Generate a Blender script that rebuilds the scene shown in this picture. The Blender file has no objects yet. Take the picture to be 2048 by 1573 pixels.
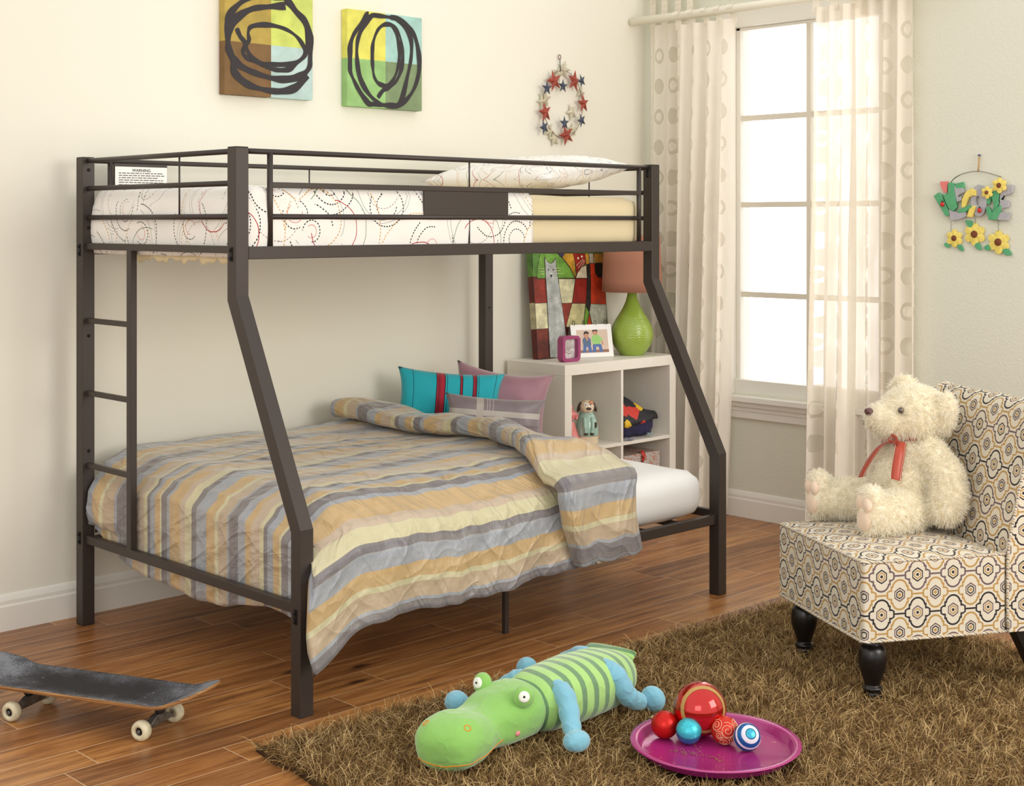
import bpy, bmesh, math, random
import numpy as np
from mathutils import Vector, Matrix
PI = math.pi
C = bpy.context.scene.collection
rnd = random.Random(7)

# ---------------------------------------------------------------- materials
def lin(c):
    return tuple(((x/255.0)/12.92 if x/255.0 <= .04045 else ((x/255.0+.055)/1.055)**2.4) for x in c)

class V:
    """a shader value socket with arithmetic"""
    def __init__(s, nt, sock): s.nt, s.s = nt, sock
    def op(s, o, b=None, c=None):
        n = s.nt.nodes.new('ShaderNodeMath'); n.operation = o
        for i, x in enumerate((s, b, c)):
            if x is None: continue
            if isinstance(x, V): s.nt.links.new(x.s, n.inputs[i])
            else: n.inputs[i].default_value = float(x)
        return V(s.nt, n.outputs[0])
    def __add__(s, b): return s.op('ADD', b)
    def __radd__(s, b): return s.op('ADD', b)
    def __sub__(s, b): return s.op('SUBTRACT', b)
    def __rsub__(s, b): return (s*-1)+b
    def __mul__(s, b): return s.op('MULTIPLY', b)
    def __rmul__(s, b): return s.op('MULTIPLY', b)
    def __truediv__(s, b): return s.op('DIVIDE', b)
    def fl(s): return s.op('FLOOR')
    def fr(s): return s.op('FRACT')
    def ab(s): return s.op('ABSOLUTE')
    def sq(s): return s.op('SQRT')
    def sin(s): return s.op('SINE')
    def lt(s, b): return s.op('LESS_THAN', b)
    def gt(s, b): return s.op('GREATER_THAN', b)
    def mn(s, b): return s.op('MINIMUM', b)
    def mx(s, b): return s.op('MAXIMUM', b)
    def at2(s, b): return s.op('ARCTAN2', b)
    def mod(s, b): return s.op('FLOORED_MODULO', b)
    def band(s, a, b): return s.gt(a)*s.lt(b)

def hyp(x, y): return (x*x+y*y).sq()

class Mat:
    def __init__(s, name, col=(200,200,200), rough=.6, spec=.4, metal=0, sheen=0, coat=0):
        s.m = bpy.data.materials.new(name); s.m.use_nodes = True
        s.nt = s.m.node_tree; s.b = s.nt.nodes['Principled BSDF']
        i = s.b.inputs
        i['Base Color'].default_value = (*lin(col), 1); i['Roughness'].default_value = rough
        i['Specular IOR Level'].default_value = spec; i['Metallic'].default_value = metal
        i['Sheen Weight'].default_value = sheen; i['Coat Weight'].default_value = coat
    def n(s, t): return s.nt.nodes.new('ShaderNode'+t)
    def lk(s, a, b): s.nt.links.new(a.s if isinstance(a, V) else a, b)
    def coord(s, kind='Object'):
        t = s.n('TexCoord'); return t.outputs[kind]
    def xyz(s, sock):
        x = s.n('SeparateXYZ'); s.lk(sock, x.inputs[0]); return [V(s.nt, x.outputs[i]) for i in range(3)]
    def vec(s, x, y, z=0):
        c = s.n('CombineXYZ')
        for i, q in enumerate((x, y, z)):
            if isinstance(q, V): s.lk(q, c.inputs[i])
            else: c.inputs[i].default_value = q
        return c.outputs[0]
    def noise(s, vec, scale=5, detail=3, rough=.55, out='Fac'):
        n = s.n('TexNoise'); s.lk(vec, n.inputs['Vector']); n.inputs['Scale'].default_value = scale
        n.inputs['Detail'].default_value = detail; n.inputs['Roughness'].default_value = rough
        return V(s.nt, n.outputs[out])
    def white(s, vec, out='Value'):
        n = s.n('TexWhiteNoise'); n.noise_dimensions = '3D'; s.lk(vec, n.inputs['Vector']); return V(s.nt, n.outputs[out])
    def ramp(s, fac, stops, mode='LINEAR'):
        r = s.n('ValToRGB'); r.color_ramp.interpolation = mode; s.lk(fac, r.inputs[0])
        e = r.color_ramp.elements
        while len(e) < len(stops): e.new(.5)
        for k, (p, c) in enumerate(sorted(stops, key=lambda q: q[0])):
            e[k].position = p; e[k].color = (*lin(c), 1)
        return r.outputs[0]
    def mix(s, fac, a, b, mode='MIX'):
        m = s.n('Mix'); m.data_type = 'RGBA'; m.blend_type = mode
        if isinstance(fac, V): s.lk(fac, m.inputs[0])
        else: m.inputs[0].default_value = fac
        for k, q in ((6, a), (7, b)):
            if isinstance(q, tuple): m.inputs[k].default_value = (*lin(q), 1)
            else: s.lk(q, m.inputs[k])
        return m.outputs[2]
    def col(s, sock): s.lk(sock, s.b.inputs['Base Color'])
    def bump(s, h, strength=.3, dist=.01):
        b = s.n('Bump'); b.inputs['Strength'].default_value = strength; b.inputs['Distance'].default_value = dist
        s.lk(h, b.inputs['Height']); s.lk(b.outputs[0], s.b.inputs['Normal'])

def plain(name, col, rough=.6, spec=.4, metal=0, noise=0, nscale=20, bump=0, bscale=200, sheen=0, coat=0):
    m = Mat(name, col, rough, spec, metal, sheen, coat)
    if noise:
        f = m.noise(m.coord(), nscale, 4)
        d = tuple(max(0, c*(1-noise)) for c in col); l = tuple(min(255, c*(1+noise*.6)) for c in col)
        m.col(m.ramp(f, [(.3, d), (.7, l)]))
    if bump: m.bump(m.noise(m.coord(), bscale, 3), bump, .003)
    return m.m

# ---------------------------------------------------------------- mesh building
class MB:
    def __init__(s): s.v = []; s.f = []; s.m = []; s.uv = []; s.sm = []
    def add(s, vs, fs, m=0, smooth=True, uvs=None):
        o = len(s.v); s.v += [tuple(p) for p in vs]
        for f in fs:
            s.f.append(tuple(i+o for i in f)); s.m.append(m); s.sm.append(smooth)
            s.uv.append([uvs[i] for i in f] if uvs else None)
        return s
    def box(s, x0, x1, y0, y1, z0, z1, m=0, rot=None, piv=None):
        vs = [(x, y, z) for x in (x0, x1) for y in (y0, y1) for z in (z0, z1)]
        if rot is not None:
            p = Vector(piv) if piv else Vector(((x0+x1)/2, (y0+y1)/2, (z0+z1)/2))
            vs = [tuple(rot @ (Vector(q)-p)+p) for q in vs]
        return s.add(vs, [(0,1,3,2),(4,6,7,5),(0,4,5,1),(2,3,7,6),(0,2,6,4),(1,5,7,3)], m, False)
    def tube(s, pts, r, seg=10, m=0, closed=False, cap=True, flat=1.0, up=None, smooth=True):
        pts = [Vector(p) for p in pts]; n = len(pts)
        rs = r if isinstance(r, (list, tuple)) else [r]*n
        T = []
        for i in range(n):
            a = pts[(i-1) % n] if (closed or i) else pts[i]
            b = pts[(i+1) % n] if (closed or i < n-1) else pts[i]
            T.append((b-a).normalized())
        ref = Vector(up) if up else (Vector((0,0,1)) if abs(T[0].z) < .9 else Vector((1,0,0)))
        u = (ref-T[0]*ref.dot(T[0])).normalized(); vs = []; uvs = []; L = 0
        for i in range(n):
            u = (u-T[i]*u.dot(T[i])).normalized(); w = T[i].cross(u)
            if i: L += (pts[i]-pts[i-1]).length
            for k in range(seg):
                a = 2*PI*k/seg
                vs.append(pts[i]+u*math.cos(a)*rs[i]*flat+w*math.sin(a)*rs[i]); uvs.append((L, k/seg*2*PI*rs[i]))
        fs = []
        for i in range(n if closed else n-1):
            j = (i+1) % n
            for k in range(seg):
                l = (k+1) % seg; fs.append((i*seg+k, j*seg+k, j*seg+l, i*seg+l))
        if cap and not closed:
            fs.append(tuple(range(seg-1, -1, -1))); fs.append(tuple((n-1)*seg+k for k in range(seg)))
        return s.add(vs, fs, m, smooth, uvs)
    def lathe(s, prof, seg=32, c=(0,0,0), m=0, rot=None, smooth=True):
        vs = []; c = Vector(c)
        for r, z in prof:
            for k in range(seg):
                a = 2*PI*k/seg; p = Vector((r*math.cos(a), r*math.sin(a), z))
                if rot is not None: p = rot @ p
                vs.append(p+c)
        fs = [(i*seg+k, i*seg+(k+1) % seg, (i+1)*seg+(k+1) % seg, (i+1)*seg+k) for i in range(len(prof)-1) for k in range(seg)]
        if prof[0][0] > 1e-5: fs.append(tuple(range(seg-1, -1, -1)))
        if prof[-1][0] > 1e-5: fs.append(tuple((len(prof)-1)*seg+k for k in range(seg)))
        return s.add(vs, fs, m, smooth)
    def ball(s, c, r, m=0, seg=24, rings=14, rot=None):
        rr = r if isinstance(r, (tuple, list)) else (r, r, r); vs = []; c = Vector(c)
        for i in range(rings+1):
            t = PI*i/rings
            for k in range(seg):
                a = 2*PI*k/seg
                p = Vector((rr[0]*math.sin(t)*math.cos(a), rr[1]*math.sin(t)*math.sin(a), rr[2]*math.cos(t)))
                if rot is not None: p = rot @ p
                vs.append(p+c)
        fs = [(i*seg+k, (i+1)*seg+k, (i+1)*seg+(k+1) % seg, i*seg+(k+1) % seg) for i in range(rings) for k in range(seg)]
        return s.add(vs, fs, m, True)
    def grid(s, fn, nu, nv, m=0, uvfn=None, closed=False, skip=None):
        vs = [fn(i/(nu-1), j/(nv-1)) for i in range(nu) for j in range(nv)]
        uvs = [(uvfn(i/(nu-1), j/(nv-1)) if uvfn else (i/(nu-1), j/(nv-1))) for i in range(nu) for j in range(nv)]
        fs = [(i*nv+j, (i+1)*nv+j, (i+1)*nv+j+1, i*nv+j+1) for i in range(nu-1) for j in range(nv-1) if not (skip and skip(i/(nu-1), j/(nv-1)))]
        return s.add(vs, fs, m, True, uvs)
    def poly(s, pts2, fn, m=0):
        return s.add([fn(a, b) for a, b in pts2], [tuple(range(len(pts2)))], m, False)
    def prism(s, pts2, fn, d0, d1, m=0, smooth=False):
        """outline extruded: fn(a,b,d) -> point"""
        n = len(pts2)
        ar = sum(pts2[i][0]*pts2[(i+1) % n][1]-pts2[(i+1) % n][0]*pts2[i][1] for i in range(n))
        vs = [fn(a, b, d0) for a, b in pts2]+[fn(a, b, d1) for a, b in pts2]
        fs = [tuple(range(n)), tuple(range(2*n-1, n-1, -1))]+[(i, n+i, n+(i+1) % n, (i+1) % n) for i in range(n)]
        return s.add(vs, fs, m, smooth)
    def ribbon(s, pts2, w, fn, m=0):
        """flat brush stroke through 2D points"""
        n = len(pts2); ws = w if isinstance(w, (list, tuple)) else [w]*n; L = []; R = []
        for i in range(n):
            a = pts2[max(i-1, 0)]; b = pts2[min(i+1, n-1)]
            dx, dy = b[0]-a[0], b[1]-a[1]; l = math.hypot(dx, dy) or 1
            L.append((pts2[i][0]-dy/l*ws[i]/2, pts2[i][1]+dx/l*ws[i]/2)); R.append((pts2[i][0]+dy/l*ws[i]/2, pts2[i][1]-dx/l*ws[i]/2))
        vs = [fn(*p) for p in L+R]
        return s.add(vs, [(i, i+1, n+i+1, n+i) for i in range(n-1)], m, False)
    def build(s, name, mats, parent=None, W=True, bevel=0, bseg=2, sub=0, boxuv=0, fix=True, auto=None):
        me = bpy.data.meshes.new(name)
        off = Vector((0,0,0))
        if parent is not None and W:
            r = parent
            while r.parent: r = r.parent
            off = r.location
        me.from_pydata([tuple(Vector(p)-off) for p in s.v], [], s.f)
        if not isinstance(mats, (list, tuple)): mats = [mats]
        for q in mats: me.materials.append(q)
        me.polygons.foreach_set('material_index', s.m); me.polygons.foreach_set('use_smooth', s.sm)
        uvl = me.uv_layers.new(name='UVMap')
        for p, u in zip(me.polygons, s.uv):
            if u is not None and not boxuv:
                for li, q in zip(p.loop_indices, u): uvl.data[li].uv = q
            elif boxuv:
                nx, ny, nz = map(abs, p.normal)
                for li in p.loop_indices:
                    x, y, z = me.vertices[me.loops[li].vertex_index].co
                    uvl.data[li].uv = ((y, z) if nx >= ny and nx >= nz else (x, z) if ny >= nz else (x, y))
        me.validate()
        if fix:
            bm = bmesh.new(); bm.from_mesh(me); bmesh.ops.recalc_face_normals(bm, faces=bm.faces); bm.to_mesh(me); bm.free()
        o = bpy.data.objects.new(name, me); C.objects.link(o)
        if parent is not None: o.parent = parent
        if bevel:
            b = o.modifiers.new('bevel', 'BEVEL'); b.width = bevel; b.segments = bseg; b.limit_method = 'ANGLE'; b.angle_limit = .6
            b.harden_normals = False
        if sub:
            q = o.modifiers.new('sub', 'SUBSURF'); q.levels = sub; q.render_levels = sub
        return o

def smooth_pts(pts, n=6, closed=False):
    """Catmull-Rom through the points"""
    P = [Vector(p) for p in pts]; out = []; N = len(P)
    for i in range(N if closed else N-1):
        g = lambda k: P[k % N] if closed else P[min(max(k, 0), N-1)]
        p0, p1, p2, p3 = g(i-1), g(i), g(i+1), g(i+2)
        for k in range(n):
            t = k/n
            out.append(.5*((2*p1)+(p2-p0)*t+(2*p0-5*p1+4*p2-p3)*t*t+(3*p1-p0-3*p2+p3)*t**3))
    if not closed: out.append(P[-1])
    return [tuple(q) for q in out]

def tag(o, label, cat, group=None, kind=None):
    if label: o['label'] = label
    if cat: o['category'] = cat
    if group: o['group'] = group
    if kind: o['kind'] = kind
    return o
def thing(name, loc, label, cat, group=None, rz=0):
    o = bpy.data.objects.new(name, None); C.objects.link(o); o.location = loc; o.rotation_euler = (0, 0, rz)
    o.empty_display_size = .1
    return tag(o, label, cat, group)
def struct(o): o['kind'] = 'structure'; return o
def lab(o, l): o['label'] = l; return o
def lerp(a, b, t): return a+(b-a)*t
def sstep(a, b, x):
    t = min(1, max(0, (x-a)/(b-a))); return t*t*(3-2*t)
def interp(tab, x):
    for (x0, y0), (x1, y1) in zip(tab, tab[1:]):
        if x <= x1: return y0+(y1-y0)*max(0, (x-x0)/(x1-x0))
    return tab[-1][1]
def wob(x, y, s=1.0, seed=0):
    """cheap smooth wrinkle field, -1..1"""
    return (math.sin(x*7.1*s+y*3.3*s+seed)+math.sin(x*3.7*s-y*8.9*s+1.7*seed)+math.sin(x*12.3*s+y*10.1*s+.6*seed)*.5)/2.5

# strands: ribbons of hair over a triangle soup
def strands(name, tris, count, length, width, mat, parent, seed=1, lean=(0,0,0), jitter=.6, droop=.3, clump=0, clump_size=.03, lvar=.3, keep=None, wloc=(0,0,0)):
    R = np.random.default_rng(seed)
    t = np.asarray(tris, dtype=np.float64)                       # (n,3,3)
    a, b, c = t[:,0], t[:,1], t[:,2]
    nrm = np.cross(b-a, c-a); ar = np.linalg.norm(nrm, axis=1); nrm /= (ar[:,None]+1e-12)
    idx = R.choice(len(t), count, p=ar/ar.sum())
    u = R.random(count); v = R.random(count); f = u+v > 1; u[f] = 1-u[f]; v[f] = 1-v[f]
    p = a[idx]+(b-a)[idx]*u[:,None]+(c-a)[idx]*v[:,None]; n = nrm[idx]
    if keep is not None:
        k = keep(p); p, n = p[k], n[k]
    N = len(p)
    L = length*(1-lvar+2*lvar*R.random(N))
    if clump:
        cell = np.floor(p/clump_size).astype(np.int64); h = (cell[:,0]*73856093) ^ (cell[:,1]*19349663) ^ (cell[:,2]*83492791)
        rr = np.random.default_rng(seed+5); tab = rr.normal(size=(4096, 3)); cd = tab[h % 4096]
        ctr = (cell+.5)*clump_size
    else: cd = 0; ctr = p
    d = n+R.normal(size=(N,3))*jitter+np.array(lean)[None,:]+(cd*clump if clump is not 0 else 0)
    d -= n*np.minimum(0, (d*n).sum(1)-.15)[:,None]
    d /= np.linalg.norm(d, axis=1)[:,None]
    side = np.cross(d, R.normal(size=(N,3))); side /= np.linalg.norm(side, axis=1)[:,None]
    g = np.array([0,0,-1.0])
    curl = np.cross(d, side)*((R.random(N)-.5)*.7)[:,None]
    lev = []
    for t_ in (0, .35, .7, 1.0):
        q = p+d*(L*t_)[:,None]+(g*droop+curl)*(L*t_*t_)[:,None]
        if clump: q = q+(ctr-p)*(.35*t_)*np.array([1,1,0.0])
        lev.append(q)
    w = width*(.7+.6*R.random(N))
    vs = np.empty((N,7,3)); ws = (1, .9, .65)
    for k in range(3):
        vs[:,2*k] = lev[k]-side*(w*ws[k]/2)[:,None]; vs[:,2*k+1] = lev[k]+side*(w*ws[k]/2)[:,None]
    vs[:,6] = lev[3]
    if wloc is not None: vs = vs-np.array(wloc)[None,None,:]
    me = bpy.data.meshes.new(name); me.vertices.add(N*7); me.vertices.foreach_set('co', vs.reshape(-1).astype(np.float32))
    base = (np.arange(N)*7)[:,None]
    loops = np.concatenate([base+np.array([[0,1,3,2]]), base+np.array([[2,3,5,4]]), base+np.array([[4,5,6]])], axis=1).reshape(-1)
    me.loops.add(N*11); me.loops.foreach_set('vertex_index', loops.astype(np.int32))
    st = ((np.arange(N)*11)[:,None]+np.array([[0,4,8]])).reshape(-1); tot = np.tile([4,4,3], N)
    me.polygons.add(N*3); me.polygons.foreach_set('loop_start', st.astype(np.int32))
    me.polygons.foreach_set('loop_total', tot.astype(np.int32)); me.polygons.foreach_set('use_smooth', np.ones(N*3, dtype=bool))
    at = me.attributes.new('tone', 'FLOAT', 'POINT'); tone = np.repeat(R.random(N), 7).astype(np.float32); at.data.foreach_set('value', tone)
    me.update(calc_edges=True); me.materials.append(mat)
    o = bpy.data.objects.new(name, me); C.objects.link(o)
    if parent is not None: o.parent = parent
    return o
def strand_mat(name, stops, rough=.6, spec=.3, trans=0):
    m = Mat(name, (128,128,128), rough, spec)
    a = m.n('Attribute'); a.attribute_name = 'tone'; c = m.ramp(V(m.nt, a.outputs['Fac']), stops); m.col(c)
    if trans:
        t = m.n('BsdfTranslucent'); m.lk(c, t.inputs[0]); x = m.n('MixShader'); x.inputs[0].default_value = trans
        m.lk(m.b.outputs[0], x.inputs[1]); m.lk(t.outputs[0], x.inputs[2]); m.lk(x.outputs[0], m.nt.nodes['Material Output'].inputs[0])
    return m.m
def mesh_tris(o):
    dg = bpy.context.evaluated_depsgraph_get(); e = o.evaluated_get(dg); me = e.to_mesh(); me.calc_loop_triangles()
    co = np.array([v.co[:] for v in me.vertices]); ti = np.array([t.vertices[:] for t in me.loop_triangles])
    r = co[ti]; e.to_mesh_clear(); return r
def solid(o, t=.004, offset=-1):
    m = o.modifiers.new('thick', 'SOLIDIFY'); m.thickness = t; m.offset = offset; return o
# outlines in metres, in the plane of each piece
SIGN = dict(
  nail=[(0.01, 0.269)],
  tie=[(0.008, 0.198)],
  chain=[(-0.117, 0.154), (-0.098, 0.174), (-0.054, 0.193), (0.008, 0.2), (0.069, 0.188), (0.115, 0.172)],
  Wl=[(-0.196, 0.098), (-0.175, 0.114), (-0.158, 0.105), (-0.149, 0.082), (-0.139, 0.063), (-0.124, 0.034), (-0.124, 0.012), (-0.139, 0.01)],
  W=[(-0.149, 0.1), (-0.137, 0.109), (-0.126, 0.103), (-0.128, 0.15), (-0.117, 0.157), (-0.098, 0.15), (-0.098, 0.126), (-0.091, 0.082), (-0.087, 0.048), (-0.104, 0.032), (-0.124, 0.044), (-0.139, 0.072)],
  L=[(-0.124, 0.044), (-0.104, 0.031), (-0.083, 0.027), (-0.047, 0.032), (-0.041, 0.01), (-0.076, -0.004), (-0.113, -0.01), (-0.121, 0.01)],
  E1=[(-0.096, 0.146), (-0.091, 0.129), (-0.059, 0.132), (-0.054, 0.112), (-0.083, 0.099), (-0.083, 0.092), (-0.063, 0.095), (-0.065, 0.078), (-0.087, 0.071), (-0.093, 0.099), (-0.098, 0.126)],
  E1g=[(-0.096, 0.15), (-0.058, 0.158), (-0.054, 0.129), (-0.091, 0.126)],
  leafm=[(-0.083, 0.037), (-0.032, 0.057), (-0.01, 0.054), (-0.047, 0.027), (-0.08, 0.024)],
  C=[(-0.063, 0.051), (-0.061, 0.081), (-0.047, 0.108), (-0.032, 0.123), (-0.014, 0.128), (0.003, 0.118), (0.003, 0.097), (-0.014, 0.098), (-0.032, 0.089), (-0.041, 0.071), (-0.047, 0.051), (-0.058, 0.046)],
  Cb=[(-0.039, 0.008), (-0.028, 0.04), (-0.01, 0.055), (0.003, 0.053), (-0.003, 0.033), (-0.017, 0.006)],
  O=[(-0.014, 0.131), (0.001, 0.145), (0.019, 0.148), (0.041, 0.134), (0.044, 0.11), (0.044, 0.063), (0.041, 0.026), (0.022, 0.01), (-0.003, 0.006), (0.001, 0.053), (-0.032, 0.057), (-0.032, 0.081), (-0.014, 0.096), (0.004, 0.104), (0.003, 0.121)],
  Ohole=[(-0.008, 0.077), (-0.003, 0.089), (0.008, 0.092), (0.01, 0.077), (0.004, 0.06), (-0.003, 0.057)],
  M=[(0.044, 0.08), (0.066, 0.103), (0.083, 0.123), (0.101, 0.123), (0.115, 0.109), (0.11, 0.069), (0.119, 0.056), (0.101, 0.026), (0.094, -0.006), (0.062, -0.006), (0.051, 0.033), (0.046, 0.048), (0.058, 0.053), (0.048, 0.06)],
  E2=[(0.108, 0.109), (0.133, 0.122), (0.147, 0.142), (0.168, 0.14), (0.163, 0.108), (0.15, 0.099), (0.122, 0.096), (0.108, 0.079), (0.15, 0.075), (0.145, 0.046), (0.122, 0.043), (0.105, 0.026), (0.154, 0.026), (0.145, -0.009), (0.098, -0.006), (0.094, 0.023), (0.108, 0.063)],
  bf=[(-0.166, 0.162), (-0.128, 0.161), (-0.132, 0.137), (-0.134, 0.113), (-0.149, 0.113), (-0.166, 0.144)],
)
CATS = dict(
  green=[(-0.004, 0.38), (-0.001, 0.423), (0.028, 0.499), (0.142, 0.497), (0.18, 0.469), (0.226, 0.422), (0.253, 0.375)],
  greenL=[(-0.029, 0.496), (-0.034, 0.434), (-0.053, 0.414), (-0.045, 0.5)],
  cat=[(0.047, 0.004), (0.051, 0.256), (0.051, 0.401), (0.053, 0.481), (0.068, 0.457), (0.093, 0.449), (0.113, 0.459), (0.126, 0.476), (0.128, 0.427), (0.141, 0.319), (0.156, 0.199), (0.167, 0.097), (0.128, -0.002)],
  redA=[(-0.012, 0.379), (0.057, 0.377), (0.052, 0.263), (-0.031, 0.264), (-0.039, 0.38)],
  creamA=[(-0.031, 0.264), (0.052, 0.263), (0.05, 0.142), (-0.03, 0.142)],
  redB=[(-0.03, 0.142), (0.05, 0.142), (0.047, 0.004), (-0.03, 0.002)],
  creamB=[(0.139, 0.375), (0.255, 0.371), (0.222, 0.256), (0.146, 0.257)],
  redC=[(0.151, 0.257), (0.222, 0.256), (0.171, 0.142), (0.164, 0.143)],
  creamC=[(0.222, 0.254), (0.317, 0.249), (0.288, 0.136), (0.171, 0.142)],
  redD=[(0.258, 0.373), (0.336, 0.371), (0.322, 0.248), (0.224, 0.256)],
  creamD=[(0.258, 0.375), (0.276, 0.403), (0.309, 0.427), (0.339, 0.435), (0.338, 0.373)],
  ochre=[(0.192, 0.497), (0.248, 0.496), (0.26, 0.457), (0.258, 0.379), (0.217, 0.436), (0.173, 0.476)],
  redE=[(0.251, 0.496), (0.334, 0.494), (0.334, 0.441), (0.299, 0.427), (0.265, 0.393), (0.264, 0.442)],
  black=[(0.339, 0.437), (0.363, 0.444), (0.364, 0.368), (0.352, 0.262), (0.339, 0.209), (0.316, 0.238), (0.334, 0.298), (0.341, 0.369)],
  orange=[(0.366, 0.444), (0.398, 0.445), (0.401, 0.393), (0.42, 0.374), (0.463, 0.371), (0.464, 0.239), (0.353, 0.247), (0.364, 0.368)],
  dark=[(0.398, 0.447), (0.459, 0.446), (0.463, 0.371), (0.42, 0.374), (0.401, 0.393)],
  ochre2=[(0.397, 0.493), (0.463, 0.493), (0.46, 0.444), (0.39, 0.447)],
  grey2=[(0.362, 0.494), (0.394, 0.494), (0.39, 0.445), (0.366, 0.446)],
  ochre3=[(0.334, 0.494), (0.36, 0.494), (0.363, 0.444), (0.337, 0.439)],
  greenS=[(0.316, 0.238), (0.336, 0.205), (0.314, 0.135), (0.288, 0.136)],
  orS=[(0.338, 0.202), (0.351, 0.137), (0.317, 0.139)],
  greyR=[(0.353, 0.247), (0.464, 0.239), (0.468, -0.002), (0.428, -0.003), (0.356, 0.137), (0.339, 0.205)],
  blue=[(0.142, 0.497), (0.187, 0.497), (0.173, 0.476)],
)
A1 = [(-0.16, 0.051), (-0.143, 0.019), (-0.12, -0.005), (-0.132, -0.038), (-0.114, -0.061), (-0.063, -0.076), (-0.01, -0.096), (0.043, -0.1), (0.096, -0.091), (0.133, -0.06), (0.163, -0.038), (0.169, -0.007), (0.133, 0.039), (0.072, 0.069), (-0.01, 0.078), (-0.086, 0.066), (-0.106, 0.042), (-0.103, 0.008), (-0.12, -0.018), (-0.086, -0.058), (-0.034, -0.079), (0.037, -0.078), (0.108, -0.067), (0.163, -0.033), (0.181, 0.034), (0.169, 0.098), (0.108, 0.152), (0.067, 0.182)]
A2 = [(0.072, 0.163), (-0.01, 0.151), (-0.091, 0.133), (-0.16, 0.09), (-0.196, 0.033), (-0.205, -0.015), (-0.188, -0.057), (-0.143, -0.097), (-0.057, -0.124), (0.037, -0.137), (0.12, -0.126), (0.175, -0.097), (0.197, -0.051), (0.197, 0.035), (0.169, 0.108), (0.12, 0.153), (0.067, 0.197), (-0.01, 0.208), (-0.103, 0.178), (-0.171, 0.127), (-0.205, 0.071), (-0.202, -0.001), (-0.179, -0.071), (-0.171, -0.123), (-0.12, -0.163), (-0.045, -0.182), (0.043, -0.186), (0.12, -0.166), (0.181, -0.112)]
B1 = [(-0.045, -0.16), (-0.015, -0.126), (0.018, -0.114), (0.059, -0.079), (0.087, -0.024), (0.094, 0.041), (0.08, 0.108), (0.046, 0.153), (-0.002, 0.159), (-0.042, 0.134), (-0.069, 0.079), (-0.075, 0.021), (-0.072, -0.036), (-0.062, -0.077), (-0.035, -0.101), (0.012, -0.103), (0.052, -0.058), (0.073, 0.007), (0.073, 0.071), (0.052, 0.133), (0.018, 0.166)]
B2 = [(-0.095, 0.202), (-0.135, 0.151), (-0.18, 0.09), (-0.197, 0.027), (-0.197, -0.045), (-0.174, -0.095), (-0.135, -0.15), (-0.082, -0.199), (-0.029, -0.227), (0.025, -0.198), (0.08, -0.173), (0.121, -0.053), (0.142, 0.039), (0.135, 0.119), (0.08, 0.178), (-0.002, 0.201), (-0.069, 0.194), (-0.122, 0.142), (-0.154, 0.077), (-0.158, -0.001), (-0.141, -0.083), (-0.095, -0.147), (-0.035, -0.185), (0.025, -0.195), (0.087, -0.178), (0.149, -0.121), (0.184, -0.038), (0.184, 0.048), (0.156, 0.132), (0.107, 0.175), (0.025, 0.199)]
RED = [(-0.0846, 0.0888, 0.039), (0.0554, 0.0985, 0.039), (-0.1471, -0.0668, 0.039), (0.0009, -0.1697, 0.039), (0.1206, -0.0092, 0.035)]
BLUE = [(-0.1424, 0.0494, 0.025), (-0.032, 0.0669, 0.024), (0.1005, 0.1016, 0.025), (-0.0212, -0.1128, 0.025), (0.1005, -0.093, 0.025), (-0.1615, -0.1398, 0.027)]
WHITE = [(0.0059, 0.1514, 0.032), (-0.128, 0.0032, 0.032), (-0.0967, -0.1536, 0.029), (0.0579, -0.054, 0.032), (-0.0652, -0.1895, 0.029), (0.0654, -0.1394, 0.025), (0.1231, 0.0462, 0.024), (-0.0383, 0.1243, 0.029), (-0.1471, -0.0147, 0.029)]
FLOW = [(-0.1038, -0.0838, 0.035), (-0.0101, -0.0662, 0.044), (0.0976, -0.0989, 0.045), (0.1117, 0.1391, 0.03), (0.0566, 0.11, 0.024)]
LEAV = [[(-0.1524, -0.1064), (-0.1243, -0.1233)], [(-0.0871, -0.1126), (-0.0613, -0.1395)], [(-0.0137, -0.0341), (-0.0539, -0.0071)], [(-0.0064, -0.1016), (0.0189, -0.135)], [(0.0691, -0.1209), (0.0279, -0.1248)], [(0.1153, -0.1303), (0.1574, -0.1513)]]
LADY = [(-0.1513, 0.0624), (0.0207, 0.0349)]
CEYE = [(0.0717, 0.42), (0.1049, 0.4192), (0.0873, 0.3883), (0.2812, 0.4711), (0.3078, 0.4788), (0.2637, 0.4955)]
# ================================================================ camera
cam = bpy.data.objects.new('camera', bpy.data.cameras.new('camera')); C.objects.link(cam)
cam.location = (-2.41, -3.37, 1.43); cam.rotation_euler = (PI/2, 0, -math.radians(44.04))
cam.data.sensor_width = 36; cam.data.lens = 2844/2048*36; cam.data.shift_y = -(786.5-447)/2048
cam.data.clip_start = .05
bpy.context.scene.camera = cam
vs_ = bpy.context.scene.view_settings
vs_.view_transform = 'Standard'; vs_.look = 'None'; vs_.gamma = 1; vs_.use_curve_mapping = False; vs_.exposure = 0.0

WL, WR = 1.46, 3.22          # inner faces of the left wall and of the window wall

# ================================================================ room shell
def wall_mat(name, col, bs=.12):
    m = Mat(name, col, .85, .2)
    f = m.noise(m.coord(), 1.3, 2); m.col(m.mix(f*.25, col, tuple(c*.955 for c in col)))
    m.bump(m.noise(m.coord(), 90, 3), bs, .004); return m.m
M_wallL = wall_mat('cream_wall_paint', (237, 233, 218))
M_wallR = wall_mat('pale_sage_wall_paint', (224, 223, 207), .4)
M_trim = plain('white_trim_paint', (236, 232, 222), .45, .4)

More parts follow.
